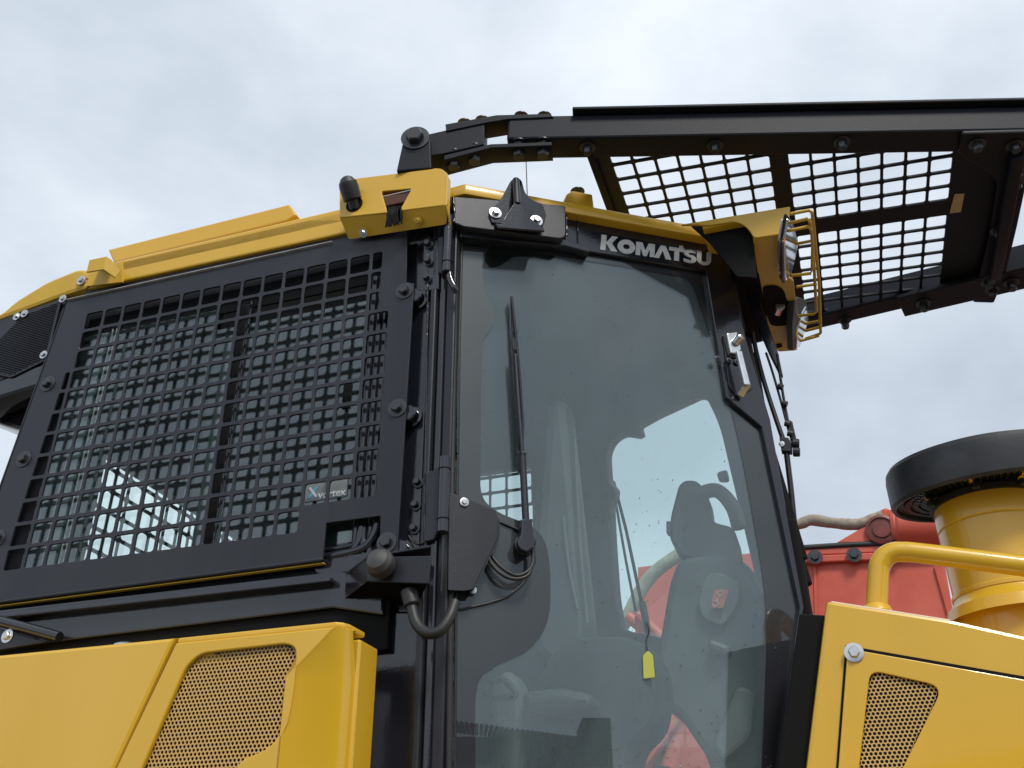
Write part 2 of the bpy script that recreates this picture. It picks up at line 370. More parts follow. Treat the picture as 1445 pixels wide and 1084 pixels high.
# window seals, rails and panes
sw = box('window_frame', (-1.03, .034, 2.985), (-.06, .05, 3.06), DARK, BD, bev=.002)
def vbar(name, x, y, wd, t, z0, z1, mt, par, dep=.02, **k):
    c = T(t).hit(x, y); return box(name, (c.x - wd / 2, t, z0), (c.x + wd / 2, t + dep, z1), mt, par, bev=min(wd, dep) * .3, **k)
vbar('window_rail', 312, 640, .036, .028, 2.255, 3.0, DARK, sw, .03)
vbar('window_rail', 322, 640, .008, .024, 2.255, 3.0, BLKG, sw, .01)
vbar('window_rail', 296, 640, .030, .046, 2.255, 3.0, INT, sw, .03)
box('window_header', (-.58, .036, 2.925), (-.07, .06, 2.985), DARK, sw)
for s, r_ in ((-.123, .010), (-.104, .009), (-.088, .008)):
    cyl('window_seal', (s, .034, 2.22), (s, .034, 3.0), r_, BLKG, sw, 14)
for x, y, wd, t in ((105, 640, .05, .03), (140, 640, .02, .05)):
    vbar('window_seal', x, y, wd, t, 2.255, 3.0, BLKG, sw, .02)
for xx in (118, 124):
    vbar('reflection_line', xx, 640, .0016, .022, 2.255, 3.0, LINE, sw, .004)  # pale lines painted in for reflections on the pillar
mirp = box('window_pane', (-.60, .030, 2.25), (-.14, .032, 2.93), GLASS3, sw, bev=0)
box('window_pane', (-1.04, .020, 2.25), (-.585, .022, 2.99), GLASS3, sw, bev=0)
box('window_pane', (-1.0, W - .044, 2.33), (-.065, W - .04, 2.99), GLASS2, sw, bev=0)
box('latch', (-.186, .0265, 2.62), (-.164, .030, 2.70), DARK, sw)
# cab decal behind the guard (on the glass, lower front corner)
dp = T(.0285)
dec = plate('decal', dp, [(430, 684), (491, 675), (489, 700), (428, 709)], LABELG, BD, .0012, bev=0, r=.003)
me = text_me('vortex', .026, .0003, .0004); o_ = dp.uv(449, 704)
M = Matrix((dp.u, dp.v, dp.n)).transposed().to_4x4(); M.translation = dp.at(o_[0], o_[1], .001); me.transform(Matrix.Translation((0, 0, 0))); me.transform(M)
finish(me, 'lettering', mat('decal_white', (.75, .78, .78), .5), dec)
o_ = dp.uv(442, 695)
for k, (sx, mm) in enumerate(((1, CYAN), (-1, mat('decal_pale', (.55, .62, .64), .5)))):
    bar('emblem', dp.at(o_[0] - .010, o_[1] - .013 * sx, .0006 + .0004 * k), dp.at(o_[0] + .010, o_[1] + .013 * sx, .0006 + .0004 * k), .006, .0006, mm, dec, upv=dp.n, bev=0)

# ---- side window guard: plate with square holes
PIT, OW, OH = .06358, .0552, .0532
left = [T(0).uv(119, 446), T(0).uv(0, 807)]
ls = (left[1][0] - left[0][0]) / (left[1][1] - left[0][1])
def lx(z): return left[0][0] + (z - left[0][1]) * ls
def guard_holes():
    hs = []
    for c in range(1, -20, -1):
        x0 = -.18375 + c * PIT; x1 = x0 + OW
        for r in range(0, 12):
            if r == 11 and c > -2: continue
            z1 = 3.0545 - r * PIT; z0 = z1 - OH
            if c == 1 and r < 3: xx1 = x0 + .0277
            else: xx1 = x1
            a, b = lx(z1), lx(z0)
            if xx1 - max(a, b) < .014: continue
            if x0 >= max(a, b): poly = [(x0, z0), (xx1, z0), (xx1, z1), (x0, z1)]; rr = [.008] * 4
            else: poly = [(max(x0, b), z0), (xx1, z0), (xx1, z1), (max(x0, a), z1)]; rr = [.006] * 4
            hs.append(rnd(poly, rr, 3))
    return hs
GH = guard_holes()
go = [T(0).uv(*p) for p in ((95, 426), (575, 322), (573, 398), (584, 400), (560, 787), (535, 792), (537, 728), (460, 738), (455, 790))]
gb = T(0).uv(0, 849)
gout = go + [(gb[0] - .12, gb[1] + .003), gl(2.6)]
def guard_me(pl=T(0), th=.006): return plate_me(pl, gout, th, GH, 0, .0009)
guard = finish(guard_me(), 'window_guard', BLK, BD)
# folded edges of the guard: rear flange, bottom flange
a_, b_ = gl(3.09), gl(2.2)
bar('rear_flange', (a_[0] - .003, .012, a_[1]), (b_[0] - .003, .012, b_[1]), .028, .004, BLK, guard, upv=(1, 0, 0))
a_ = T(0).uv(455, 790)
bar('bottom_flange', (gb[0] - .1, .014, gb[1] - .001), (a_[0], .014, a_[1] + .002), .03, .010, BLK, guard, bev=.004)
bar('yellow_reflection', (gb[0] - .1, .012, gb[1] - .009), (a_[0], .012, a_[1] - .005), .012, .003, YELD, guard, bev=.001)  # yellow strip painted in for colour reflected under the guard
t0 = T(-.001).hit(95, 424); t1 = T(-.001).hit(470, 342)
bar('top_edge_highlight', t0, t1, .012, .0025, LINE, guard, bev=.0008)  # pale strip painting in the light line of the guard's top edge
for x, y in ((571, 411), (561, 576), (546, 766), (68, 542), (34, 648), (-3, 760)):
    q = T(0).hit(x, y); bolt(q, (0, -1, 0), .0135, DBOLT, guard, h=.013, washer=1.75)
    if x > 500:
        cyl('spacer', q + V((.022, .006, -.012)), q + V((.022, .045, -.012)), .021, BLKG, guard, 20, .003)
        lathe('spacer_ring', q + V((.022, .034, -.012)), (0, -1, 0), [(.021, 0), (.027, .001), (.027, .004), (.021, .006)], STEEL if 0 else BLKG, guard, 24)
# the same guard on the other side of the cab, and one behind it
fg = finish(mirror_t(guard_me(), MID), 'window_guard', BLK, BD)
rp = Pl((-1.10, 0, 0), (0, -1, 0), (0, 0, 1))
rh = []
for c in range(0, 16):
    for r in range(0, 9):
        a = -.16 - c * PIT; z1 = 2.78 - r * PIT
        rh.append(rnd([(a - OW, z1 - OH), (a, z1 - OH), (a, z1), (a - OW, z1)], .008, 2))
plate('rear_window_guard', rp, [(-.08, 2.84), (-W + .08, 2.84), (-W + .08, 2.15), (-.08, 2.15)], BLK, BD, .006, rh, px=False)

# lower front corner of the window, seen through the cut-out of the guard
sr = plate('sill_recess', T(.032), [(448, 722), (550, 714), (550, 800), (448, 812)], DARK, BD, .006, bev=.001)
plate('corner_pane', T(.030), rnd(P(T(.030), [(457, 742), (499, 733), (497, 764), (456, 771)]), .004), GLASS3, sr, .0015, px=False, bev=0)
tube('sill_seal', [in_t(440, 790, .03), in_t(500, 779, .03), in_t(522, 766, .03), in_t(531, 745, .03), in_t(534, 712, .03)], .011, BLKG, sr, 12)
tube('sill_seal', [in_t(440, 779, .03), in_t(492, 771, .03), in_t(507, 760, .03), in_t(511, 712, .03)], .006, BLKG, sr, 12)
plate('sill_curve', T(.022), rnd(P(T(.022), [(440, 792), (505, 783), (540, 770), (545, 800), (448, 815)]), .02), BLKG, sr, .01, px=False, bev=.004)

# ---- roof
rail_t = .03
def dl(Lc, off=0):
    q = D.at(Lc, 0, off); return (q.x, q.y)
def fdl(Lc, off=0):
    q = dl(Lc, off); return (q[0], W - q[1])
plan = [(-1.087, rail_t), (.06, rail_t), dl(.0, .04), dl(.77, .045), (.82, MID - .16), (.82, MID + .16), fdl(.77, .045), fdl(.0, .04), (.06, W - rail_t), (-1.087, W - rail_t)]
zr_ = D.hit(900, 303, .045).z
roof = plate('roof', Pl((0, 0, zr_), (1, 0, 0), (0, 1, 0)), rnd(plan, [0, .004, .006, .05, .03, .03, .05, .006, .004, 0]), YEL, BD, .034, px=False, bev=.003)
sb = T(rail_t)
plate('roof_rail', sb, [(122, 408), (163, 369), (486, 293), (492, 328)], YEL, roof, .06, bev=.006)
# weld beads and drips
def weld(a, b, r, mt, par):
    a, b = V(a), V(b); n = max(4, int((b - a).length / .006)); rr = random.Random(int(a.x * 1e4) + 7)
    pts = [a.lerp(b, i / n) + V((rr.uniform(-1, 1), 0, rr.uniform(-1, 1))) * r * .25 for i in range(n + 1)]
    return finish(tube_me(pts, r, 6, rad_fn=lambda f: r * rr.uniform(.75, 1.2)), 'weld_bead', mt, par, ang=60)
plate('roof_ledge', T(.16), [(152, 352), (408, 288), (418, 303), (404, 312), (160, 371)], YEL, roof, 1.0, bev=.006)
plate('rear_roof_slope', sb, rnd([(-40, 452), (-40, 470), (95, 415), (122, 408), (113, 380), (70, 397), (24, 424), (5, 438)][::-1] and
      P(sb, [(-60, 470), (-60, 478), (0, 450), (95, 415), (124, 406), (124, 380), (110, 379), (66, 397), (22, 424), (4, 440)]), .02), YELD, BD, W - .1, px=False, bev=.012)
hb = plate('lifting_bracket', T(-.05), [(122, 384), (126, 367), (150, 362), (146, 380)], YELD, BD, .005, bev=.001)
plate('bracket_foot', T(.025), [(122, 404), (126, 384), (173, 368), (173, 398)], YELD, hb, .006, bev=.001)
_a, _b = T(-.05).hit(150, 362), T(-.05).hit(146, 380)
BS = Pl(_b, (.55, .8, 0), (0, 0, 1))
plate('lifting_bracket_side', BS, rnd([BS.uv(*p) for p in ((146, 380), (150, 362), (157, 366), (170, 382), (163, 392))], .003), YELD, hb, .005, px=False, bev=.001)
_c = T(-.05).hit(126, 367); quadplate('lifting_bracket_top', [T(-.05).hit(127, 367), T(-.05).hit(150, 362), T(.02).hit(160, 372), T(.02).hit(140, 377)], .004, YELD, hb)
bolt(T(.025).hit(115, 396), (0, -1, 0), .009, STEEL, BD)
# rear corner louvre panel
lp = T(.035)
lv = plate('rear_corner_panel', lp, [(-60, 500), (-60, 478), (0, 451), (92, 419), (92, 430), (62, 520), (0, 548), (-60, 575)], BLK, BD, .05, bev=.003)
pts = [lp.uv(*p, .004) for p in ((86, 427), (66, 508), (18, 532), (-40, 520), (34, 446))]
plate('louvre_backing', lp, pts, DARK, lv, .004, off=.004, px=False, bev=.0008)
def inside(poly, x, y):
    c = False; n = len(poly)
    for i in range(n):
        (x1, y1), (x2, y2) = poly[i], poly[i - 1]
        if (y1 > y) != (y2 > y) and x < (x2 - x1) * (y - y1) / (y2 - y1) + x1: c = not c
    return c
def span(poly, y):
    xs = []
    n = len(poly)
    for i in range(n):
        (x1, y1), (x2, y2) = poly[i], poly[i - 1]
        if (y1 > y) != (y2 > y): xs.append((x2 - x1) * (y - y1) / (y2 - y1) + x1)
    return sorted(xs)
ys = [p[1] for p in pts]; y = min(ys) + .006; mes = []
while y < max(ys) - .004:
    sp = span(pts, y)
    if len(sp) >= 2 and sp[-1] - sp[0] > .02:
        a, b = lp.at(sp[0] + .003, y, .008), lp.at(sp[-1] - .003, y, .008)
        mes.append(bar_me(a, b, .007, .0030, (0, 0, 1), .001))
    y += .0062
merged('louvre_slats', mes, BLK, lv, kind='stuff')
for i in range(len(pts)):
    a, b = pts[i], pts[(i + 1) % len(pts)]; bar('louvre_edge', lp.at(*a, .008), lp.at(*b, .008), .010, .004, BLK, lv, upv=lp.n, bev=.001)
for x, y in ((24, 447), (35, 443), (89, 422), (62, 501)): bolt(lp.hit(x, y, .012), (0, -1, 0), .0075, STEEL, lv)
plate('rear_frame_tube', T(.03), [(-60, 590), (-60, 560), (0, 534), (66, 509), (60, 525), (56, 545), (0, 562)], BLKG, BD, .08, bev=.012)
plate('rear_lower_arm', T(.12), [(-60, 556), (0, 545), (58, 520), (50, 560), (34, 608), (0, 598), (-60, 575)], BLKG, BD, .1, bev=.01)

# ---- yellow corner housing with camera eye
ch0 = T(-.055)
hous_px = [(487, 254), (620, 238), (634, 250), (631, 306), (628, 318), (490, 338), (478, 306), (479, 268)]
ch = plate('corner_housing', ch0, rnd([ch0.uv(*p) for p in ((484, 254), (622, 237), (632, 245), (631, 289), (567, 297), (566, 293), (581, 266), (538, 270), (545, 294), (546, 300), (479, 307), (479, 264))], [.012, .012, .01, .004, .002, .004, .008, .008, .004, .002, .004, .012]), YEL, BD, .006, px=False, bev=.002)
ca, cb_, cc = ch0.hit(479, 306), ch0.hit(631, 288), in_t(560, 328, -.015)
CHP = Pl(ca, cb_ - ca, (cb_ - ca).cross((cc - ca).cross(cb_ - ca)) * -1)
if CHP.n.y > 0: CHP = Pl(ca, cb_ - ca, (cb_ - ca).cross((cc - ca).cross(cb_ - ca)))
plate('housing_chin', CHP, rnd([CHP.uv(*p) for p in ((479, 307), (546, 300), (549, 313), (558, 319), (569, 310), (567, 297), (631, 289), (629, 317), (492, 338))], [.002, .002, .006, .014, .008, .002, .002, .006, .006]), YEL, ch, .006, px=False, bev=.001)
eL = in_t(631, 247, -.056); eB = in_t(630, 316, -.03)
quadplate('housing_end', [V((eL.x, -.056, eL.z)), V((eL.x, -.056, ch0.hit(631, 289).z)), V((eB.x, -.02, eB.z)), V((eL.x + .002, -.034, eB.z + .02)), V((eL.x + .002, -.034, eL.z - .004))], .005, YEL, ch)
c1, c2 = in_t(482, 262, -.055), in_t(630, 246, -.055)
box('housing_body', (c1.x + .006, -.048, c1.z - .10), (c2.x - .012, .02, c2.z - .018), mat('rust_inside', (.09, .035, .015), .7), ch)
box('housing_top', (c1.x + .002, -.05, c1.z - .02), (c2.x - .03, .0, c1.z - .010), YEL, ch)
kx = ch0.hit(556, 303, -.004)
for i in range(14):
    x = kx.x + random.uniform(-.018, .018); tube('wire', [(x, -.05 + random.random() * .01, kx.z + .03), (x + random.uniform(-.01, .01), -.056, kx.z), (x + random.uniform(-.012, .012), -.050, kx.z - .035)], .0022, WIRE, ch, 6)
q = ch0.hit(501, 290); q2 = ch0.hit(497, 283)
lathe('rubber_cap', ch0.hit(500, 290, -.002), V((-.10, -.55, .80)), [(.0, -.01), (.015, -.01), (.015, .012), (.024, .016), (.026, .05), (.024, .062), (.016, .074), (.008, .079), (0, .08)], RUB, ch, 24)
lathe('cap_socket', ch0.hit(500, 289, .0005), V((0, -1, 0)), [(.0, 0), (.024, 0), (.024, .0008), (.0, .001)], DARK, ch, 24)
bolt(in_t(513, 329, -.035), (0, -.8, -.6), .007, STEEL, ch); bolt(in_t(590, 312, -.035), (0, -.8, -.6), .007, YELD, ch)

# ---- pillar strips between guard and door
def strip(name, x0, x1, y, t, mt, dep=.03, z0=1.1, z1=3.19, bev=.004, par=None):
    a, b = T(t).hit(x0, y), T(t).hit(x1, y); return box(name, (a.x, t, z0), (b.x, t + dep, z1), mt, par or BD, bev=bev)
pil = strip('corner_pillar', 566, 604, 480, .036, BLKG, .05)
strip('pillar_rib', 604.5, 613, 480, .012, BLK, .05, par=pil)
strip('pillar_rib', 613.2, 616, 480, .02, DARK, .05, par=pil)
strip('pillar_rib', 617, 626, 480, .022, BLKG, .05, par=pil)
tube('weather_strip', [in_t(644, 325, .04), in_t(641, 480, .04), in_t(637, 700, .04), in_t(633, 1100, .04)], .008, RUB, pil, 8)
strip('pillar_rib', 627, 641, 480, .028, BLK, .05, par=pil)
# upper and lower hinges
def hinge(x, ytop, ybot, xb, bolts, upper):
    h = cyl('door_hinge', in_t(x, ytop, -.004), V((in_t(x, ytop, -.004).x, -.004, in_t(x - 2, ybot, -.004).z)), .0125, BLKG, BD, 20, .002)
    top = in_t(x, ytop, -.004); zt, zb = top.z, in_t(x - 2, ybot, -.004).z
    for f in (.16, .82):
        lathe('knuckle_gap', (top.x, -.004, zb + (zt - zb) * f), (0, 0, 1), [(.0118, 0), (.0138, .001), (.0138, .003), (.0118, .004)], DARK, h, 20)
    return h, top.x, zt, zb
h1, hx, zt, zb = hinge(633, 305, 385, 600, 3, True)
plate('hinge_leaf', T(.004), rnd(P(T(.004), [(617, 335), (632, 330), (632, 390), (618, 384)]), .006), BLK, h1, .012, px=False, bev=.003)
plate('hinge_leaf', T(.012), rnd(P(T(.012), [(597, 340), (618, 334), (620, 370), (619, 408), (600, 411), (597, 405)]), .006), BLKG, h1, .012, px=False, bev=.003)
tube('hinge_hook', [in_t(634, 385, 0), in_t(636, 395, -.002), in_t(641, 405, .0), in_t(645, 412, .005)], .009, BLKG, h1)
for x, y in ((605, 346), (605, 370), (603, 394)): bolt(in_t(x, y, .011), (0, -1, 0), .009, DBOLT, h1, h=.014, washer=1.4)
h2, hx2, zt2, zb2 = hinge(628, 645, 752, 600, 3, False)
plate('hinge_leaf', T(.010), rnd(P(T(.010), [(604, 664), (612, 664), (622, 654), (622, 742), (612, 762), (598, 765), (598, 752)]), .006), BLK, h2, .014, px=False, bev=.003)
for x, y in ((590, 681), (587, 713), (585, 746)): bolt(in_t(x, y, .034), (0, -1, 0), .0085, DBOLT, h2, h=.012, washer=1.6)
tube('hinge_cable', [in_t(600, 766, .01), in_t(590, 768, .012), in_t(582, 764, .016), in_t(577, 756, .02)], .0022, RUB, h2, 6)
tube('hinge_cable', [in_t(626, 756, .0), in_t(624, 800, .0), in_t(622, 835, .004)], .003, RUB, h2, 6)

# ---- bracket box under the hinge, with its ball knob and cable
bx = T(-.075)
br = plate('step_bracket', bx, rnd(P(bx, [(519, 786), (608, 784), (605, 824), (519, 821)]), .004), BLK, BD, .006, px=False, bev=.002)
quadplate('bracket_side', [in_t(474, 854, .03), bx.hit(519, 820), bx.hit(519, 786), in_t(476, 822, .03)], .005, BLKG, br)
quadplate('bracket_floor', [in_t(474, 854, .03), in_t(590, 852, .03), bx.hit(605, 823), bx.hit(519, 820)], .005, DARK, br)
quadplate('bracket_roof', [in_t(476, 820, .03), in_t(600, 800, .03), bx.hit(608, 785), bx.hit(519, 787)], .005, BLK, br)
q = bx.hit(540, 796, .012); lathe('rubber_knob', q + V((0, .012, -.008)), V((0, -1, .25)), [(0, 0), (.014, 0), (.026, .006), (.030, .018), (.029, .032), (.022, .043), (.010, .048), (0, .049)], RUBG, br, 24)
tube('cable', [in_t(577, 836, -.05), in_t(581, 856, -.05), in_t(588, 880, -.055), in_t(602, 893, -.06), in_t(620, 891, -.06), in_t(634, 872, -.05), in_t(642, 850, -.035)], .0115, RUB, BD, 14)
cyl('cable_gland', in_t(576, 832, -.05), in_t(582, 855, -.05), .017, RUB, br, 16, .003)

# ---- body under the cab
lowp = plate('cab_base_panel', T(.03), [(527, 862), (607, 862), (607, 1200), (505, 1200)], BLKG, BD, .04, bev=.006)
box('cab_base', (-1.2, .08, .9), (.8, W - .08, 1.5), BLK, BD)
tube('brace_bar', [in_t(-20, 872, -.04), in_t(30, 884, -.045), in_t(84, 899, -.05)], .012, BLKG, BD, 8, smooth=False)
plate('support_plate', T(-.04), [(-60, 905), (-60, 880), (0, 888), (68, 906), (0, 917)], BLK, BD, .01, bev=.002)
bolt(T(-.04).hit(11, 898), (0, -1, 0), .0095, STEEL, BD)

# ---- fender box with perforated panel
FT = -.2
F = T(FT)
ztop = F.hit(200, 904).z
def fender_me(s0, s1):
    """box shell whose plan has rounded front corner; top edge bevelled"""
    prof = [(s0, .02), (s0, FT)]
    fc = [(-.14, FT), (-.075, FT + .004), (-.03, FT + .02), (-.008, FT + .05), (.0, FT + .09)]
    return prof + fc + [(0.0, .02)]
def perforated(name, pl, poly, pitch, rh, parent, mt, off, th=.003, stuff=True):
    """hexagonally staggered round holes punched through sheet; tiles clipped to a bounding polygon"""
    xs = [p[0] for p in poly]; ys = [p[1] for p in poly]; bmx = bmesh.new()
    dy = pitch * .866; row = 0; y = min(ys) - dy; vc = {}
    def vert(a, b, o):
        k = (round(a, 5), round(b, 5), o)
        if k not in vc: vc[k] = bmx.verts.new(pl.at(a, b, off + o))
        return vc[k]
    while y < max(ys) + dy:
        x = min(xs) - pitch + (pitch / 2 if row % 2 else 0)
        while x < max(xs) + pitch:
            if inside(poly, x, y):
                ho = [(x + pitch * .57735 * math.cos(rad(90 + 60 * i)), y + pitch * .57735 * math.sin(rad(90 + 60 * i))) for i in range(6)]
                ov = []
                for i in range(6):
                    a, b = ho[i], ho[(i + 1) % 6]
                    ov += [vert(*a, 0), vert((a[0] + b[0]) / 2, (a[1] + b[1]) / 2, 0)]
                iv = [bmx.verts.new(pl.at(x + rh * math.cos(rad(90 + 30 * i)), y + rh * math.sin(rad(90 + 30 * i)), off)) for i in range(12)]
                dv = [bmx.verts.new(pl.at(x + rh * math.cos(rad(90 + 30 * i)), y + rh * math.sin(rad(90 + 30 * i)), off - th)) for i in range(12)]
                for i in range(12):
                    j = (i + 1) % 12
                    bmx.faces.new((ov[i], ov[j], iv[j], iv[i])); bmx.faces.new((iv[i], iv[j], dv[j], dv[i]))
            x += pitch
        y += dy; row += 1
    return from_bm(bmx, name, mt, parent, ang=30, kind='stuff' if stuff else None)
# plan profile as a bevelled prism
fen_plan = [(-.40, .02), (-.40, FT), (-.15, FT), (-.09, FT + .004), (-.045, FT + .016), (-.018, FT + .035), (-.005, FT + .06), (-.0, FT + .09), (-.0, .02)]
F2 = Pl((0, 0, ztop), (1, 0, 0), (0, 1, 0))
mesh_px = [(283, 922), (404, 908), (418, 915), (411, 984), (402, 1030), (375, 1060), (335, 1072), (300, 1200), (150, 1200), (262, 940)]
mesh_uv = rnd(P(F, mesh_px), [.015, .02, .02, .03, .05, .03, .05, 0, 0, .02], 4)
vent = mesh_uv
seam = F.uv(248, 903); seam2 = F.uv(163, 1084)
# front sheet of the fender box with the vent opening
fr_poly = [(seam[0] + .002, ztop - .012), (-.030, ztop - .012), (-.122, F.uv(412, 955)[1]), (-.122, 1.3), (seam2[0] + (seam2[0] - seam[0]) * 2, 1.3), (seam2[0] + .002, seam2[1])]
fen = plate('fender_panel', F, fr_poly, YEL, BD, .012, [vent], px=False, bev=.003)
tube('window_seal', [(-1.0, .036, 2.235), (-.17, .036, 2.235), (-.14, .036, 2.24), (-.115, .036, 2.27), (-.11, .036, 2.32)], .014, BLKG, sw, 10)
perforated('perforated_sheet', F, mesh_uv, .0086, .0033, fen, PEACH, -.010)
box('vent_void', (-.55, FT + .03, 1.2), (-.15, FT + .035, ztop - .05), DARK, fen, bev=0)
# rounded corner: loft from front face round to the end face, below a sloping crease
bmx = bmesh.new()
def colm(s, t, zt): return [(s, t, zt), (s, t, 1.2)]
zc_ = F.uv(412, 955)[1]
crease = lambda s: ztop - .012 - max(0, min(1, (-.030 - s) / .092)) * (ztop - .012 - zc_)
cols = [(-.122, FT), (-.098, FT + .008), (-.072, FT + .017), (-.046, FT + .026), (-.030, FT + .031), (-.024, FT + .035), (-.018, FT + .042), (-.014, FT + .051), (-.012, FT + .064)]
prev = None
for (s, t) in cols:
    flat = s <= -.030
    zt_ = crease(s)
    a = bmx.verts.new((s, FT if flat else t - .028, zt_)); b = bmx.verts.new((s, t, 1.2)); m_ = bmx.verts.new((s, t, zc_ - .006))
    c = bmx.verts.new((s - .004, t + .004, ztop - .003)) if s > -.030 else None
    d = bmx.verts.new((s - .012, t + .012, ztop)) if s > -.030 else None
    if prev:
        bmx.faces.new((prev[0], a, m_, prev[1])); bmx.faces.new((prev[1], m_, b, prev[2]))
        if prev[3] and c: bmx.faces.new((prev[3], c, a, prev[0])); bmx.faces.new((prev[4], d, c, prev[3]))
    prev = (a, m_, b, c, d)
from_bm(bmx, 'fender_corner', YEL, fen, ang=28)
ft = plate('fender_top', Pl((0, 0, ztop), (1, 0, 0), (0, 1, 0)), [(seam[0] + .002, FT + .006), (-.034, FT + .006), (-.022, FT + .016), (-.016, FT + .03), (-.014, FT + .09), (seam[0] + .002, FT + .09)], YEL, fen, .012, px=False, bev=.003)
fs = box('fender_end', (-.06, FT + .058, 1.2), (-.006, FT + .14, ztop - .022), YEL, BD, bev=.005)
# rear tank cover
rc = plate('tank_cover', F, [(seam[0] - .002, ztop + .000), (seam2[0] - .002, seam2[1]), (seam2[0] + (seam2[0] - seam[0]) * 2, 1.3), (-1.6, 1.3), (-1.6, ztop + .004)], YEL, BD, .2, px=False, bev=.008)
lathe('filler_cap', V((T(-.1).hit(193, 905).x, -.13, ztop - .005)), (0, 0, 1), [(0, 0), (.022, 0), (.022, .012), (.026, .013), (.026, .02), (.02, .024), (0, .024)], STEEL, rc, 20)

# ================================================================ door (right-hand, hinged at the corner pillar)
glass_px = [(652, 333), (798, 343), (832, 352), (998, 380), (1027, 558), (1035, 566), (1077, 600), (1131, 855), (1127, 880), (1101, 1090), (1075, 1300), (638, 1300), (640, 1084)]
clear_px = [(690, 346), (783, 360), (871, 374), (972, 392), (983, 415), (1012, 500), (1040, 605), (1062, 720), (1080, 830), (1083, 900), (1076, 1084), (1066, 1220), (1000, 1260), (690, 1260), (668, 1220), (671, 1084), (671, 985), (676, 955), (700, 938), (746, 918), (768, 892), (777, 862), (777, 800), (770, 762), (752, 742), (705, 724), (684, 708), (678, 690), (680, 480), (695, 462), (699, 446), (695, 428), (683, 412), (681, 375)]
clear_r = [.02, .02, .0, .04, .03, .1, .1, .1, .1, .1, .1, .1, .05, .05, .05, .1, .04, .05, .06, .08, .05, .05, .06, .06, .04, .08, .05, .04, .02, .03, .02, .02, .02, .02]
door = plate('door_frame', D, P(D, [(798, 302), (1018, 347), (1024, 352), (1052, 475), (1087, 592), (1135, 857), (1131, 880), (1104, 1084), (1078, 1300), (1074, 1300), (1099, 1090), (1125, 880), (1129, 857), (1075, 602), (1033, 568), (1025, 560), (996, 383), (832, 355), (798, 346)], .012), BLKG, BD, .014, off=.012, px=False, bev=.0025, label='glossy black door frame with a white maker name over the glass')
gpoly = rnd([D.uv(*p) for p in glass_px], [.01, .01, 0, .01, .02, .02, .02, .03, .02, .02, .02, .02, 0])
plate('door_glass', D, gpoly, GLASS, door, .005, off=0, px=False, bev=.0)
frit = plate('frit_border', D, gpoly, mat('black_frit', (.017, .013, .019), .5, noise_amt=.2), door, .0015, [rnd([D.uv(*p) for p in clear_px], clear_r, 6)], off=-.0015, px=False, bev=0)
# rubber seal lines along the glass edge
def path_tube(name, px, r, off, mt, par, pl=D, seg=8): return tube(name, [pl.hit(x, y, off) for x, y in px], r, mt, par, seg, smooth=False)
path_tube('glass_seal', [(652, 334), (648, 480), (645, 700), (641, 1084), (638, 1300)], .004, .001, RUB, door)
path_tube('glass_seal', [(798, 345), (832, 354), (997, 382), (1026, 560), (1034, 567), (1076, 601), (1130, 857), (1126, 880), (1100, 1090)], .003, .002, RUB, door)
# header box and towing-loop bracket
hd = plate('door_header', D, rnd(P(D, [(640, 277), (798, 290), (799, 333), (792, 337), (655, 320), (640, 314)], .05), [.003, .004, .01, .01, .004, .004]), BLK, BD, .06, off=.05, px=False, bev=.003)
plate('header_lip', D, P(D, [(648, 316), (800, 338), (833, 349), (832, 356), (798, 347), (650, 334)], .03), BLKG, hd, .03, off=.03, px=False, bev=.002)
lb = plate('loop_bracket', D, rnd(P(D, [(690, 298), (706, 283), (720, 256), (728, 249), (736, 254), (741, 273), (752, 283), (766, 288), (771, 304), (766, 320), (694, 314)], .056), [.004, .02, .01, .01, .01, .02, .02, .006, .006, .004, .004]), BLKG, BD, .006, off=.056, px=False, bev=.001)
plate('loop_plate', D, rnd(P(D, [(704, 321), (727, 285), (733, 283), (738, 288), (745, 306), (764, 319), (769, 326)], .09), [.004, .008, .008, .008, .02, .01, .002]), BLKG, lb, .006, off=.09, px=False, bev=.001)
quadplate('loop_web', [D.hit(704, 321, .09), D.hit(768, 326, .09), D.hit(766, 320, .05), D.hit(697, 314, .05)], .004, BLKG, lb)
cyl('loop_pin', D.hit(728, 254, .062), D.hit(730, 289, .086), .0095, BLK, lb, 16)
for x, y in ((699, 301), (757, 312)): bolt(D.hit(x, y, .057), D.n, .0105, STEEL, lb, h=.01, washer=1.6)
weld(D.hit(641, 278, .052), D.hit(641, 313, .052), .003, BLKG, hd); weld(D.hit(799, 292, .03), D.hit(800, 333, .03), .003, BLKG, hd)
weld(D.hit(815, 303, .016), D.hit(816, 345, .016), .0015, BLKG, hd)
for x, y0, y1 in ((646, 330, 640), (643, 650, 860), (639, 880, 1090)): weld(D.hit(x, y0, .004), D.hit(x - 1, y1, .004), .0032, BLKG, door)
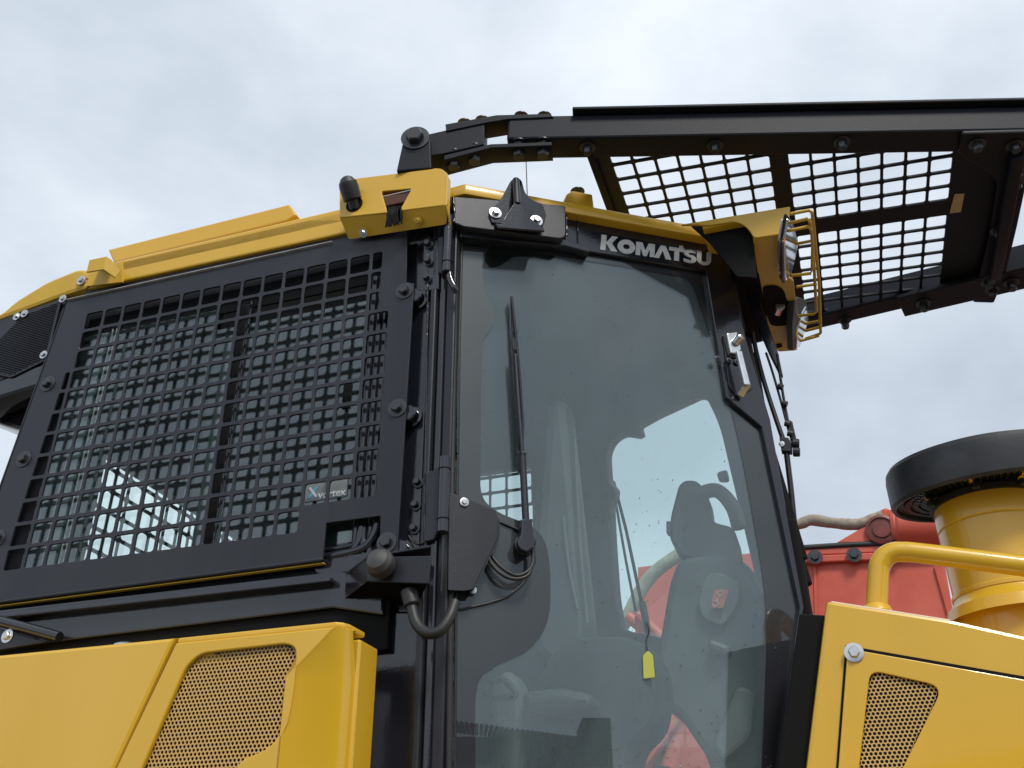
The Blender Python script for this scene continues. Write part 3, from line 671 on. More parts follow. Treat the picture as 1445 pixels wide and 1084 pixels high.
# maker's name, bold letters without serifs, built glyph by glyph
def arc(cx, cy, rx, ry, a0, a1, n=10): return [(cx + rx * math.cos(rad(a0 + (a1 - a0) * i / n)), cy + ry * math.sin(rad(a0 + (a1 - a0) * i / n))) for i in range(n + 1)]
GL = {
 'K': (.98, [[(0, 0), (.30, 0), (.30, .42), (.36, .42), (.62, 0), (1.0, 0), (.64, .52), (.96, 1), (.62, 1), (.36, .60), (.30, .60), (.30, 1), (0, 1)]], []),
 'O': (1.08, [arc(.52, .44, .52, .47, 0, 360, 28)[:-1]], [arc(.52, .44, .20, .17, 0, 360, 16)[:-1]]),
 'M': (1.16, [[(0, 0), (.27, 0), (.27, .44), (.31, .44), (.46, 0), (.66, 0), (.80, .44), (.84, .44), (.84, 0), (1.12, 0), (1.12, .88), (.74, .88), (.57, .40), (.54, .40), (.38, .88), (0, .88)]], []),
 'A': (.92, [[(-.06, 0), (.24, 0), (.42, .50), (.46, .50), (.64, 0), (.98, 0), (.60, .88), (.30, .88)]], []),
 'T': (.76, [[(.22, 0), (.52, 0), (.52, .64), (.86, .64), (.86, .88), (.74, .88), (.74, 1.06), (.50, 1.06), (.50, .88), (-.10, .88), (-.10, .64), (.22, .64)]], []),
 'S': (.84, [arc(.42, .60, .38, .28, 20, 180, 8) + arc(.42, .60, .38, .24, 180, 270, 5)[1:] + [(.50, .34)] + arc(.46, .25, .06, .08, 60, -90, 4) + [(.30, .19), (.04, .24), (.04, .04)] + arc(.40, .25, .42, .28, 235, 360, 7) + arc(.44, .30, .38, .22, 0, 90, 5) + [(.36, .54)] + arc(.38, .60, .06, .06, 270, 90, 4) + [(.50, .68)]], []),
 'U': (.90, [[(0, .88), (.28, .88), (.28, .34)] + arc(.44, .32, .16, .14, 180, 360, 6) + [(.60, .88), (.88, .88)] + arc(.44, .36, .44, .39, 0, -180, 12)], []),
}
toff = .0135
b0, b1, tl = V((*D.uv(847, 352, toff), 0)), V((*D.uv(1003, 375, toff), 0)), V((*D.uv(849, 331, toff), 0))
word = 'KOMATSU'; tot = sum(GL[c][0] for c in word) - .04; ux = (b1 - b0) / tot; uy = (tl - b0); pen = 0
for c in word:
    adv, polys, holes = GL[c]
    f = lambda q: tuple((b0 + ux * (pen + q[0]) + uy * q[1])[:2])
    me = plate_me(D, [f(q) for q in polys[0]], .0012, [[f(q) for q in h] for h in holes], toff, .0)
    finish(me, 'letter', WHITE, door, ang=30); pen += adv
# wiper on the door
path_tube('wiper_arm', [(740, 762), (742, 735), (737, 640)], .0085, .030, BLK, door)
path_tube('wiper_arm', [(737, 642), (731, 560), (727, 500)], .0052, .034, BLK, door)
bl = path_tube('wiper_blade', [(722, 420), (724, 480), (729, 560), (733, 666)], .0042, .016, RUB, door)
path_tube('blade_spine', [(722, 419), (728, 470), (734, 540), (738, 600), (736, 668)], .0034, .026, BLKG, door)
for yy in range(470, 660, 24):
    f_ = (yy - 420) / 246; xa = 722 + 11 * f_; bar('blade_clip', D.hit(xa, yy, .014), D.hit(xa + 4, yy + 2, .026), .008, .012, BLKG, door, upv=D.n, bev=.001)
cyl('wiper_joint', D.hit(734, 640, .030), D.hit(741, 641, .030), .009, BLK, door)
lathe('wiper_pivot', D.hit(739, 771, .001), D.n, [(.024, 0), (.024, .012), (.018, .014), (.018, .036), (.012, .042), (0, .043)], RUB, door, 20)
plate('wiper_knuckle', D, rnd(P(D, [(733, 735), (749, 735), (751, 760), (752, 775), (742, 783), (730, 778), (727, 768), (733, 755)], .03), .006), BLKG, door, .016, off=.044, px=False, bev=.004)
# motor cover and washer hoses
mc = plate('motor_cover', D, rnd(P(D, [(634, 695), (655, 702), (699, 720), (703, 731), (703, 758), (667, 832), (655, 834), (632, 833)], .04), .004), BLK, door, .004, off=.04, px=False, bev=.0012)
quadplate('cover_side', [D.hit(667, 832, .038), D.hit(703, 758, .038), D.hit(703, 758, .004), D.hit(667, 832, .004)], .003, BLKG, door)
quadplate('cover_side', [D.hit(703, 758, .038), D.hit(703, 731, .038), D.hit(703, 731, .004), D.hit(703, 758, .004)], .003, BLKG, door)
quadplate('cover_floor', [D.hit(632, 833, .038), D.hit(667, 832, .038), D.hit(667, 832, .0), D.hit(632, 833, .0)], .003, DARK, door)
bolt(D.hit(655, 709, .041), D.n, .006, STEEL, door); bolt(D.hit(688, 793, .006), D.n, .005, STEEL, door); bolt(D.hit(667, 833, .008), D.n, .005, STEEL, door)
path_tube('slot_seal', [(704, 736), (722, 744), (745, 753), (752, 762), (755, 790), (749, 806), (736, 826), (716, 843), (690, 851), (648, 861)], .0028, .002, RUB, door)
for dx, dy in ((0, 0), (-3, 7)):
    tube('washer_hose', [D.hit(692 + dx, 783 + dy, .02), D.hit(708 + dx, 801 + dy, .03), D.hit(728 + dx, 812 + dy * .7, .034), D.hit(745, 806 + dy * .8, .034), D.hit(753 + dx * .3, 790, .03), D.hit(750, 770, .028)], .0042, RUB, door, 8)
plate('glass_bracket', D, rnd(P(D, [(686, 345), (783, 353), (784, 362), (778, 368), (757, 362), (725, 362), (706, 375), (692, 378), (684, 368)], -.0035), .008), DARK, door, .001, off=-.0035, px=False, bev=0)
# door handle with lock
hp = plate('handle_recess', D, rnd(P(D, [(1019, 472), (1046, 480), (1064, 548), (1040, 561), (1028, 545), (1024, 510)], .014), .006), BLKG, door, .004, off=.0165, px=False, bev=.001)
plate('handle_base', D, rnd(P(D, [(1025, 470), (1040, 468), (1046, 492), (1043, 500), (1031, 499)], .03), .006), CHROME, door, .016, off=.032, px=False, bev=.003)
plate('handle_gasket', D, rnd(P(D, [(1020, 473), (1035, 470), (1042, 492), (1040, 507), (1027, 504)], .018), .008), RUB, door, .008, off=.022, px=False, bev=.003)
cyl('handle_lock', D.hit(1037, 485, .03), D.hit(1046, 474, .05), .0115, STEEL, door, 20, .002)
cyl('lock_face', D.hit(1046.2, 473.7, .0503), D.hit(1046.8, 473, .0515), .008, CHROME, door, 20, .0005)
hb0, hb1 = D.hit(1042, 496, .052), D.hit(1054, 545, .052)
bar('handle_grip', hb0, hb1, .018, .012, CHROME, door, upv=D.n, bev=.003)
bar('handle_grip_end', D.hit(1055, 541, .052), D.hit(1044, 559, .02), .018, .012, CHROME, door, upv=D.n, bev=.003)
for x, y in ((1013, 506), (1029, 509), (1040, 511)): bolt(D.hit(x, y, .02), D.n, .005, DBOLT, door)
# far door, seen from inside through the cab
far_hole = [(876, 886), (868, 850), (862, 760), (860, 715), (866, 700), (867, 690), (857, 678), (855, 640), (862, 624), (876, 614), (897, 617), (903, 613), (900, 602), (925, 588), (983, 561), (997, 563), (1015, 600), (1036, 690), (1062, 800), (1075, 860), (1072, 900), (960, 905), (884, 890)]
far_low = [(893, 1084), (890, 1040), (905, 1022), (925, 1010), (932, 985), (960, 1000), (990, 1050), (1010, 1110), (950, 1160), (900, 1140)]
fglass = [FD.uv(*p) for p in ((790, 540), (1040, 420), (1130, 850), (1080, 1300), (690, 1300))]
fd = plate('door_frame', FD, fglass, INTL, BD, .03, [rnd([FD.uv(*p) for p in far_hole], [.02, .1, .1, .03, .02, .02, .02, .04, .05, .03, .006, .004, .004, .02, .01, .02, .1, .1, .1, .03, .03, .05, .02]), rnd([FD.uv(*p) for p in far_low], .03)], px=False, off=0, bev=.004)
plate('door_glass', FD, [FD.uv(*p, -.04) for p in ((800, 540), (1040, 420), (1130, 850), (1080, 1300), (780, 1300))], GLASS2, fd, .005, px=False, off=-.04, bev=0)
tube('door_seal', [FD.hit(x, y, .004) for x, y in ((861, 760), (853, 700), (849, 640), (858, 622), (876, 610), (900, 599), (975, 560))], .004, INTL, fd)
fa = path_tube('wiper_arm', [(919, 930), (905, 850), (884, 750), (866, 680)], .0055, -.07, DARK, fd, FD)
path_tube('wiper_blade', [(897, 862), (883, 790), (864, 682)], .0045, -.06, DARK, fd, FD)
path_tube('wiper_arm', [(921, 945), (912, 880), (906, 850)], .012, -.07, INT, fd, FD)
# front screen pillars and lower front wall
for sgn in (0, 1):
    a = dl(.86, -.02) if not sgn else fdl(.86, -.02)
    box('front_pillar', (a[0] - .03, a[1] - .03, 1.45), (a[0] + .02, a[1] + .03, 2.4), DARK, BD, bev=.008)
    tube('screen_pillar', [(a[0] + .01, a[1] , 2.3), (a[0] - .1, a[1] + (.0 if not sgn else .0) - (.05 if not sgn else -.05), 3.17)], .022, DARK, BD)
box('dash_wall', (.66, .62, 1.45), (.72, W - .62, 2.15), INT, BD)
box('front_screen', (.735, .50, 2.1), (.74, W - .50, 3.15), GLASS2, BD, bev=0)

# ---- interior
cs = plate('console', T(.62), rnd(P(T(.62), [(956, 786), (1030, 778), (1062, 800), (1090, 860), (1090, 1100), (1012, 1090), (958, 1010), (924, 985), (922, 950), (932, 890), (944, 820)]), .03), INT, BD, .15, px=False, bev=.02)
plate('console_panel', T(.60), rnd(P(T(.60), [(995, 812), (1012, 806), (1046, 822), (1040, 856), (1020, 884), (990, 872), (984, 850)]), .015), INTL, cs, .02, px=False, bev=.005)
rl = plate('warning_decal', T(.583), P(T(.583), [(1008, 832), (1028, 832), (1021, 858), (1003, 858)]), REDL, cs, .001, px=False, bev=0)
tt = T(.5815)
path_tube('pictogram', [(1012, 837), (1019, 833), (1022, 838), (1016, 842), (1012, 838)], .0012, 0, WHITE, rl, tt, 6)
path_tube('pictogram', [(1013, 843), (1011, 850)], .0012, 0, WHITE, rl, tt, 6)
path_tube('pictogram', [(1006, 849), (1012, 847), (1014, 853), (1008, 857), (1005, 852)], .0012, 0, WHITE, rl, tt, 6)
plate('console_pad', T(.58), rnd(P(T(.58), [(1000, 900), (1032, 912), (1026, 924), (998, 912)]), .01), INTL, cs, .05, px=False, bev=.01)
plate('console_pad', T(.58), rnd(P(T(.58), [(1040, 965), (1066, 975), (1060, 1040), (1020, 1075), (1005, 1050)]), .02), INTL, cs, .05, px=False, bev=.01)
mo = plate('monitor', T(.72), rnd(P(T(.72), [(943, 755), (946, 725), (957, 683), (966, 676), (981, 676), (990, 684), (1000, 700), (1004, 735), (1034, 742), (1041, 760), (1046, 800), (1000, 800), (958, 786)]), .02), INT, BD, .10, px=False, bev=.012)
tube('monitor_arm', [T(.70).hit(980, 700), T(.70).hit(1005, 692), T(.70).hit(1020, 698), T(.70).hit(1035, 718), T(.70).hit(1043, 745)], .02, INT, mo, 12)
plate('monitor_knob', T(.70), rnd(P(T(.70), [(940, 735), (946, 735), (946, 752), (940, 752)]), .004), INT, mo, .03, px=False, bev=.003)
plate('visor_clip', T(.7), rnd(P(T(.7), [(1011, 666), (1026, 662), (1028, 676), (1013, 676)]), .01), INT, BD, .03, px=False, bev=.004)
st = plate('seat', T(.45), rnd(P(T(.45), [(748, 960), (770, 915), (800, 893), (880, 890), (925, 912), (934, 960), (925, 1020), (890, 1050), (886, 1120), (760, 1120), (735, 1000)]), .06), SEAT, BD, .22, px=False, bev=.05)
plate('seat_side', T(.40), rnd(P(T(.40), [(690, 965), (712, 940), (735, 960), (740, 1010), (730, 1100), (690, 1100)]), .03), INTL, st, .08, px=False, bev=.02)
plate('armrest', T(.36), rnd(P(T(.36), [(735, 975), (790, 968), (835, 978), (835, 1000), (770, 1005), (735, 1005)]), .02), INT, st, .1, px=False, bev=.02)
tube('belt_loop', [T(.34).hit(690, 975), T(.34).hit(697, 963), T(.34).hit(712, 960), T(.34).hit(728, 980), T(.34).hit(708, 985), T(.34).hit(692, 984)], .008, INTL, st)
plate('side_trim', T(.5), rnd(P(T(.5), [(770, 560), (800, 560), (835, 900), (800, 960), (745, 920)]), .05), INT, BD, .1, px=False, bev=.03)
plate('grab_plate', T(.9), rnd(P(T(.9), [(958, 541), (996, 547), (994, 557), (957, 550)]), .008), INTL, BD, .02, px=False, bev=.003)
tube('trim_bead', [T(.49).hit(811, 620), T(.49).hit(818, 760), T(.49).hit(829, 880)], .004, INTL, BD)
tube('trim_bead', [T(.49).hit(795, 730), T(.49).hit(803, 800), T(.49).hit(815, 860)], .004, INTL, BD)
# yellow key tag hanging inside the glass
TG = plate('key_tag', T(.30), rnd(P(T(.30), [(907, 925), (914, 918), (921, 924), (924, 956), (908, 958)]), .004), TAGY, None, .003, px=False, bev=.0008)
TG.matrix_world = Matrix.Translation(mw(TG.location)) @ Matrix.Rotation(-YAW, 4, 'Z')
TG['label'] = 'small bright yellow tag hanging on a string behind the lower door glass'; TG['category'] = 'tag'
ORG[TG.name] = V(T(.30).hit(915, 938)); 
s_ = tube('tag_string', [T(.305).hit(914, 920), T(.31).hit(912, 905), T(.31).hit(916, 890), T(.31).hit(912, 878)], .0015, RUB, None, 6)
s_.parent = TG; s_.location = ORG[s_.name] - T(.30).hit(0, 0) * 0 - (ORG[s_.name] - ORG[s_.name])
s_.location = ORG[s_.name] - V(RZ.inverted() @ (TG.matrix_world.translation - P0))

# rain spots on the door glass
bmx = bmesh.new(); rr_ = random.Random(8)
for i in range(1500):
    yy = 1084 - 800 * rr_.random() ** 1.7; xx = rr_.uniform(655, 1128)
    L_, z_ = D.uv(xx, yy)
    if not inside(gpoly, L_, z_): continue
    r_ = .0006 + .0012 * rr_.random() ** 3; asp = rr_.uniform(.8, 1.6)
    c = D.at(L_, z_, .0002); vv = [bmx.verts.new(c + D.u * r_ * math.cos(a * 1.0472) + D.v * r_ * asp * math.sin(a * 1.0472)) for a in range(6)]
    tp = bmx.verts.new(c + D.n * r_ * .5)
    for a in range(6): bmx.faces.new((vv[a], vv[(a + 1) % 6], tp))
from_bm(bmx, 'rain_spots', mat('water_spot', (.06, .07, .07), .15, spec=.6), door, kind='stuff')

# ================================================================ work lights on the roof front
zb_ = 3.12
tE = Z(zb_).hit(1112, 326).y
lh = plate('light_housing', Z(zb_), rnd(P(Z(zb_), [(1062, 335), (1112, 326), (1112, 392), (1120, 397), (1129, 470), (1125, 495), (1098, 497), (1084, 468), (1079, 430), (1069, 385)]), [.02, .006, .005, .005, .005, .01, .01, .02, .02, .02]), YEL, BD, .01, off=.01, px=False, bev=.003)
plate('housing_side', T(tE - .002), rnd(P(T(tE - .002), [(960, 317), (1115, 291), (1112, 329), (1064, 336), (1056, 322), (1040, 312), (1000, 318)]), [.005, .004, .008, .01, .02, .02, .01]), YEL, lh, .006, px=False, bev=.0025)
plate('housing_gap_shade', T(tE + .03), P(T(tE + .03), [(975, 318), (1047, 312), (1063, 335), (1068, 392), (1040, 390), (1000, 340)]), DARK, lh, .01, px=False, bev=.001)  # dark plate added for the shade in the gap below the roof edge
e1 = Z(zb_).hit(1114, 326); e2 = Z(zb_).hit(1126, 495)
box('housing_roof', (.70, tE + .004, 3.185), (e1.x - .004, e2.y, 3.20), YEL, lh)
plate('roof_end_cap', D, rnd([D.uv(*p, -.02) for p in [(1008, 322), (1030, 327), (1045, 343), (1050, 385), (1025, 390)]], .008), YEL, lh, .05, off=-.02, px=False, bev=.004)
LPn = Pl(e1, (0, 1, 0), (.42, 0, .9))
l1 = plate('lamp', LPn, rnd([LPn.uv(*p) for p in [(1113, 308), (1121, 318), (1127, 345), (1119, 380), (1110, 398), (1108, 385), (1107, 340)]], .01), LENS, lh, .02, px=False, bev=.004)
plate('lamp_rim', LPn, rnd([LPn.uv(*p) for p in [(1113, 301), (1123, 314), (1130, 345), (1121, 383), (1110, 402), (1107, 392), (1107, 338)]], .012), RUB, lh, .006, off=-.006, px=False, bev=.004)
l2 = plate('lamp', LPn, rnd([LPn.uv(*p) for p in [(1131, 447), (1139, 432), (1141, 452), (1130, 488), (1124, 494), (1126, 465)]], .006), LENS, lh, .02, px=False, bev=.004)
plate('lamp_rim', LPn, rnd([LPn.uv(*p) for p in [(1124, 426), (1131, 420), (1141, 424), (1144, 450), (1132, 490), (1122, 496), (1121, 460)]], .008), INT, lh, .02, off=-.006, px=False, bev=.004)
def wire(px, r=.0045, par=None, sx=None): return tube('lamp_guard', [LPn.hit(a, b, x) for x, a, b in px], r, YELD, lh, 8, smooth=False)
xs0, xs1 = 0, .045
wire([(xs0, 1116, 302), (xs1, 1141, 297), (xs1, 1146, 300), (xs1, 1148, 318), (xs1, 1156, 400), (xs1, 1158, 470), (xs1, 1155, 474), (xs0, 1130, 481)])
wire([(xs0, 1114, 315), (xs1, 1139, 309), (xs1, 1143, 313), (xs1, 1147, 340), (xs1, 1146, 380), (xs1, 1144, 386), (xs0, 1116, 389)])
wire([(xs0, 1112, 326), (xs1, 1140, 320), (xs1, 1145, 324), (xs1, 1149, 380), (xs1, 1152, 440), (xs1, 1149, 443), (xs0, 1126, 446)])
wire([(xs0, 1125, 344), (xs1, 1146, 340)]); wire([(xs0, 1124, 405), (xs1, 1152, 401)])
for y0, y1 in ((457, 453), (467, 462), (478, 471)): wire([(xs0, 1137, y0), (xs1, 1157, y1)])
plate('access_hole', Z(zb_ - .002), rnd(P(Z(zb_ - .002), [(1076, 404), (1095, 402), (1107, 410), (1110, 424), (1118, 428), (1121, 440), (1118, 455), (1108, 459), (1088, 460), (1080, 440)]), .025), DARK, lh, .002, px=False, bev=0)
plate('access_hole', Z(zb_ - .002), rnd(P(Z(zb_ - .002), [(1095, 486), (1103, 485), (1104, 489), (1096, 491)]), .004), DARK, lh, .002, px=False, bev=0)
tube('lamp_socket', [Z(zb_ - .0).hit(1098, 440), Z(zb_ - .01).hit(1101, 432)], .014, STEEL, lh)
# dark wiring and wiper linkage under the roof edge
WS = T(.60)
plate('linkage_arm', WS, rnd([WS.uv(*p) for p in [(1046, 355), (1062, 380), (1078, 440), (1098, 497), (1105, 530), (1100, 528), (1085, 498), (1060, 440), (1048, 400)]], .01), BLKG, BD, .02, px=False, bev=.004)
tube('wire_bundle', [WS.hit(1050, 340), WS.hit(1056, 360), WS.hit(1062, 375), WS.hit(1075, 384), WS.hit(1087, 381)], .011, RUB, BD, 10)
tube('wire_bundle', [WS.hit(1060, 350), WS.hit(1068, 372), WS.hit(1066, 392), WS.hit(1058, 410)], .012, RUB, BD, 10)
tube('wire_bundle', [WS.hit(1050, 330), WS.hit(1052, 350), WS.hit(1050, 378)], .018, RUB, BD, 10)
box('roof_underside', (.60, .50, 3.12), (.83, W - .45, 3.155), DARK, BD, bev=.004)
WF = T(.60)
def wp(px): return [WF.hit(*p) for p in px]
tube('screen_wiper', wp([(1062, 470), (1068, 500), (1080, 545), (1098, 600), (1107, 625)]), .0065, BLK, BD, 8)
tube('screen_wiper', wp([(1110, 640), (1116, 690), (1122, 750), (1128, 790), (1134, 835)]), .0075, BLK, BD, 8)
tube('screen_wiper', wp([(1064, 498), (1074, 545), (1081, 595), (1080, 600)]), .003, BLK, BD, 8)
tube('screen_wiper', wp([(1097, 500), (1100, 525), (1108, 575), (1117, 620)]), .0038, BLK, BD, 8)
tube('screen_wiper', wp([(1081, 498), (1090, 525), (1103, 570), (1114, 612)]), .0034, BLK, BD, 8)
tube('hose', wp([(1100, 672), (1112, 705), (1120, 745), (1128, 800), (1131, 850)]), .0028, RUB, BD, 8)
tube('hose', wp([(1098, 690), (1108, 720), (1122, 750)]), .0028, RUB, BD, 8)
for x, y in ((1101, 546), (1107, 570), (1111, 598), (1115, 612)):
    cyl('hose_clip', WF.hit(x - 3.5, y - 1, .006), WF.hit(x + 4, y + 1, .006), .0085, RUB, BD, 10)
plate('arm_clamp', WF, rnd([WF.uv(*p) for p in [(1100, 619), (1113, 620), (1118, 628), (1118, 640), (1103, 639)]], .003), BLK, BD, .024, off=.012, px=False, bev=.002)
bolt(WF.hit(1103, 627, .013) , WF.n, .0045, STEEL, BD)
for x, y in ((1124, 626), (1125, 638)): cyl('nozzle', WF.hit(x - 6, y, .01), WF.hit(x + 4, y, .01), .0125, BLK, BD, 12, .002)
plate('nozzle_body', WF, rnd([WF.uv(*p) for p in [(1112, 592), (1118, 594), (1124, 620), (1128, 626), (1116, 628)]], .003), BLK, BD, .02, px=False, bev=.002)

# ================================================================ visor over the cab
TA = rad(-3.5)
VP = Pl(T(.03).hit(700, 200), (math.cos(TA), 0, math.sin(TA)), (0, 1, 0))
A_, B_ = VP.hit(715, 196), VP.hit(1445, 183)
bd = (B_ - A_).normalized(); VN = VP.n; inw = VN.cross(bd); BP = Pl(A_, bd, VN)     # outward normal of the near beam
MIDV = .70
BW, BH = .082, .082
end = A_ + bd * 2.6
vb = VP
def vpoly(pts3): return [((p - VP.o).dot(VP.u), (p - VP.o).dot(VP.v)) for p in pts3]
def mir(p): return V((p.x, 2 * MIDV - p.y, p.z))
vis = bar('visor_beam', A_ + inw * BW / 2 + VN * BH / 2, end + inw * BW / 2 + VN * BH / 2, BW, BH, BLKM, BD, upv=VN, bev=.006)
far_beam = bar('visor_beam', mir(A_ + inw * BW / 2 + VN * BH / 2), mir(end + inw * BW / 2 + VN * BH / 2), BW, BH, BLKM, BD, upv=VN, bev=.006)
# lip plate along the beam top
l0, l1 = BP.uv(808, 160), BP.uv(1445, 145)
bar('visor_lip', BP.at(l0[0], BH + .006, -.03), BP.at(l0[0] + 1.8, BH + .006, -.03), .1, .010, BLKM, vis, upv=VN, bev=.003)
# crossbars (they run across the machine), centre strip and mesh
def cross(name, px, wd, ht, off, mt=BLKM, **k):
    q = VP.hit(*px); s_n = q.x
    return s_n
u_front = [VP.uv(*p)[0] for p in ((1350, 208), (1328, 386))]
su1 = VP.uv(828, 222)[0]; su2 = VP.uv(859, 222)[0]; su3 = VP.uv(1084, 216)[0]; su4 = VP.uv(1112, 216)[0]; su5 = VP.uv(1347, 210)[0]; su6 = VP.uv(1424, 350)[0]
ny = lambda u: (A_ + bd * ((u - (A_ - VP.o).dot(VP.u)) / bd.dot(VP.u)) + inw * BW).y
def vbox(name, u0, u1, v0, v1, w0, w1, mt, par, bev=.003):
    c = VP.at((u0 + u1) / 2, (v0 + v1) / 2, (w0 + w1) / 2)
    return finish(box_me(c, (VP.u, VP.v, VP.n), ((u1 - u0) / 2, (v1 - v0) / 2, (w1 - w0) / 2), bev), name, mt, par)
def farv(u): return 2 * MIDV - ny(u)
fe_t = farv
WM = .012
vbox('visor_crossbar', su1, su1 + .022, ny(su1) - VP.o.y - .02, farv(su1) - VP.o.y + .02, .0, .05, BLKM, vis)
vbox('visor_crossbar', su6 - .15, su6, ny(su6) - BW + .012 - VP.o.y, farv(su6) + BW - .012 - VP.o.y, .016, .07, BLKM, vis)
# mesh panel: one perforated plate, holes laid out on the common pitch
holes = []
c0 = VP.uv(1178, 330)
def fit_cols(a, b, n): return [a + (b - a) * (i + .5) / n for i in range(n)]
rows = []
vb_mid = [VP.uv(1240, 302)[1], VP.uv(1240, 322)[1]]
OWv = .0556
rr = []
v = vb_mid[0] - .001
while v > -.1: rr.append((v - OWv, v)); v -= PIT
v = vb_mid[1] + .001
while v < 1.6: rr.append((v, v + OWv)); v += PIT
mesh_edge = lambda u: ny(u) - VP.o.y - .012
mesh_far = lambda u: farv(u) - VP.o.y + .004
for ua, ub, n in ((su2, su3, 7), (su4, su5, 7)):
    pit = (ub - ua + (PIT - OWv)) / n
    for i in range(n):
        x0 = ua + i * pit; x1 = x0 + pit - (PIT - OWv)
        for (v0, v1) in rr:
            lo = max(mesh_edge(x0), mesh_edge(x1)); hi = min(mesh_far(x0), mesh_far(x1))
            a, b = max(v0, lo - .0), min(v1, hi)
            if b - a < .010: continue
            y0l, y0r = max(v0, mesh_edge(x0) + .0), max(v0, mesh_edge(x1))
            y1l, y1r = min(v1, mesh_far(x0)), min(v1, mesh_far(x1))
            poly = [(x0, y0l), (x1, y0r), (x1, y1r), (x0, y1l)]
            holes.append(rnd(poly, .007, 3))
mo_ = [(su1 - .0, mesh_edge(su1) - .01), (su6 - .02, mesh_edge(su6) - .01), (su6 - .02, mesh_far(su6) + .01), (su1, mesh_far(su1) + .01)]
plate('visor_mesh', VP, mo_, BLKM, BD, .008, holes, off=WM + .008, px=False, bev=.001)
# bolts on the beams' undersides
for x, y in ((829, 208), (1009, 205), (1188, 200)): bolt(VP.hit(x, y, -.001), -VN, .013, DBOLT, vis, h=.022)
fb = VP.hit(1163, 470)
for x, y in ((1192, 452),): bolt(VP.hit(x, y), -VN, .013, DBOLT, far_beam, h=.03)
# gusset plate and front cross channel
gp = plate('visor_gusset', VP, rnd(P(VP, [(1356, 186), (1475, 183), (1450, 245), (1434, 320), (1418, 386), (1402, 425), (1372, 424), (1396, 330), (1408, 250), (1352, 215)], -.008), [.01, .01, .02, 0, 0, .01, .01, 0, .04, .01]), BLKM, BD, .012, off=-.004, px=False, bev=.003)
vbox('gusset_rib', su6 - .05, su6 - .02, .36, .92, -.05, -.016, BLKM, gp)
for x, y in ((1379, 203), (1432, 205), (1435, 243), (1434, 256), (1408, 325), (1398, 392), (1400, 408), (1394, 398)): bolt(VP.hit(x, y, -.017), -VN, .013, DBOLT, gp, h=.02)
plate('paper_label', VP, P(VP, [(1348, 279), (1362, 278), (1357, 304), (1341, 306)], -.002), TAN, vis, .001, off=.011, px=False, bev=0)
q = VP.hit(1342, 430); bar('splice_plate', mir(BP.at(1.05, -.012, -.04)), mir(BP.at(1.45, -.012, -.04)), .12, .014, BLKM, far_beam, upv=VN)
for f_ in (1.12, 1.38): bolt(mir(BP.at(f_, -.02, -.04)), -VN, .014, DBOLT, far_beam, h=.028)
# rear arm, splices and pivot lug at the near side
def bpoly(px, off=0, r=0):
    uv = [BP.uv(*p, off) for p in px]; return rnd(uv, r) if r else uv
arm = plate('visor_arm', BP, bpoly([(605, 189), (684, 171), (683, 204), (626, 217), (606, 220)]), BLKM, BD, .075, px=False, bev=.003)
plate('splice_plate', BP, bpoly([(628, 173), (700, 160), (776, 158), (781, 163), (716, 166), (686, 171), (629, 183)], .01), BLKM, arm, .062, off=.004, px=False, bev=.002)
plate('splice_plate', BP, bpoly([(626, 217), (692, 201), (778, 198), (779, 203), (692.6, 206.5), (626, 224)], .01), BLKM, arm, .062, off=.004, px=False, bev=.002)
sl = BP.at(*BP.uv(692, 206), -.04)
for x, y in ((642, 219.8), (671, 212.3), (733, 205.2), (767, 204)):
    a, b = BP.uv(x, y, -.03); bolt(BP.at(a, b - .001, -.024), -VN, .019, DBOLT, arm, h=.045, washer=1.35)
for x, y in ((655, 167), (680, 163), (735, 157), (768, 157)):
    a, b = BP.uv(x, y, -.03); bolt(BP.at(a, b - .006, -.045), VN, .012, DBOLT, arm, h=.004, washer=1.7)
quadplate('paper_label', [BP.at(*BP.uv(693, 208.3), -.014), BP.at(*BP.uv(715, 207.3), -.010), BP.at(*BP.uv(717, 207.3), -.038), BP.at(*BP.uv(695, 208.3), -.042)], .001, TAN, arm, bev=0)
lug = plate('pivot_lug', BP, rnd(bpoly([(560, 243), (570, 197), (577, 185), (590, 181), (602, 186), (607, 196), (609, 239)], .025), [.003, .01, .02, .02, .02, .01, .003]), BLKM, BD, .03, off=.03, px=False, bev=.003)
plate('pivot_lug', BP, rnd(bpoly([(570, 240), (574, 197), (580, 186), (590, 181), (602, 186), (607, 196), (640, 239)], -.09), [.003, .01, .02, .02, .02, .01, .003]), BLKM, BD, .02, off=-.085, px=False, bev=.003)
bolt(BP.hit(586, 195, .031), BP.n, .024, DBOLT, lug, h=.02, washer=1.62)
arm2 = bar('visor_arm', mir(BP.at(-.3, .03, -.04)), mir(BP.at(.0, .045, -.04)), .075, .08, BLKM, BD, upv=VN)
tube('antenna', [BP.at(*BP.uv(738, 238), -.2), BP.at(*BP.uv(735, 150), -.2)], .0016, RUB, BD, 6, smooth=False)
lathe('antenna_tip', BP.at(*BP.uv(735, 150), -.2), (0, 0, 1), [(0, 0), (.005, .002), (.005, .008), (0, .01)], RUB, BD, 8)
# small roof lug near the door header
rb = plate('roof_block', D, rnd(P(D, [(793, 290), (800, 273), (808, 269), (836, 274), (839, 296)], .0), .006), YEL, BD, .05, off=.0, px=False, bev=.004)
a = D.hit(815, 271, -.02); bolt(a, (0, 0, 1), .012, DBOLT, rb, h=.008)

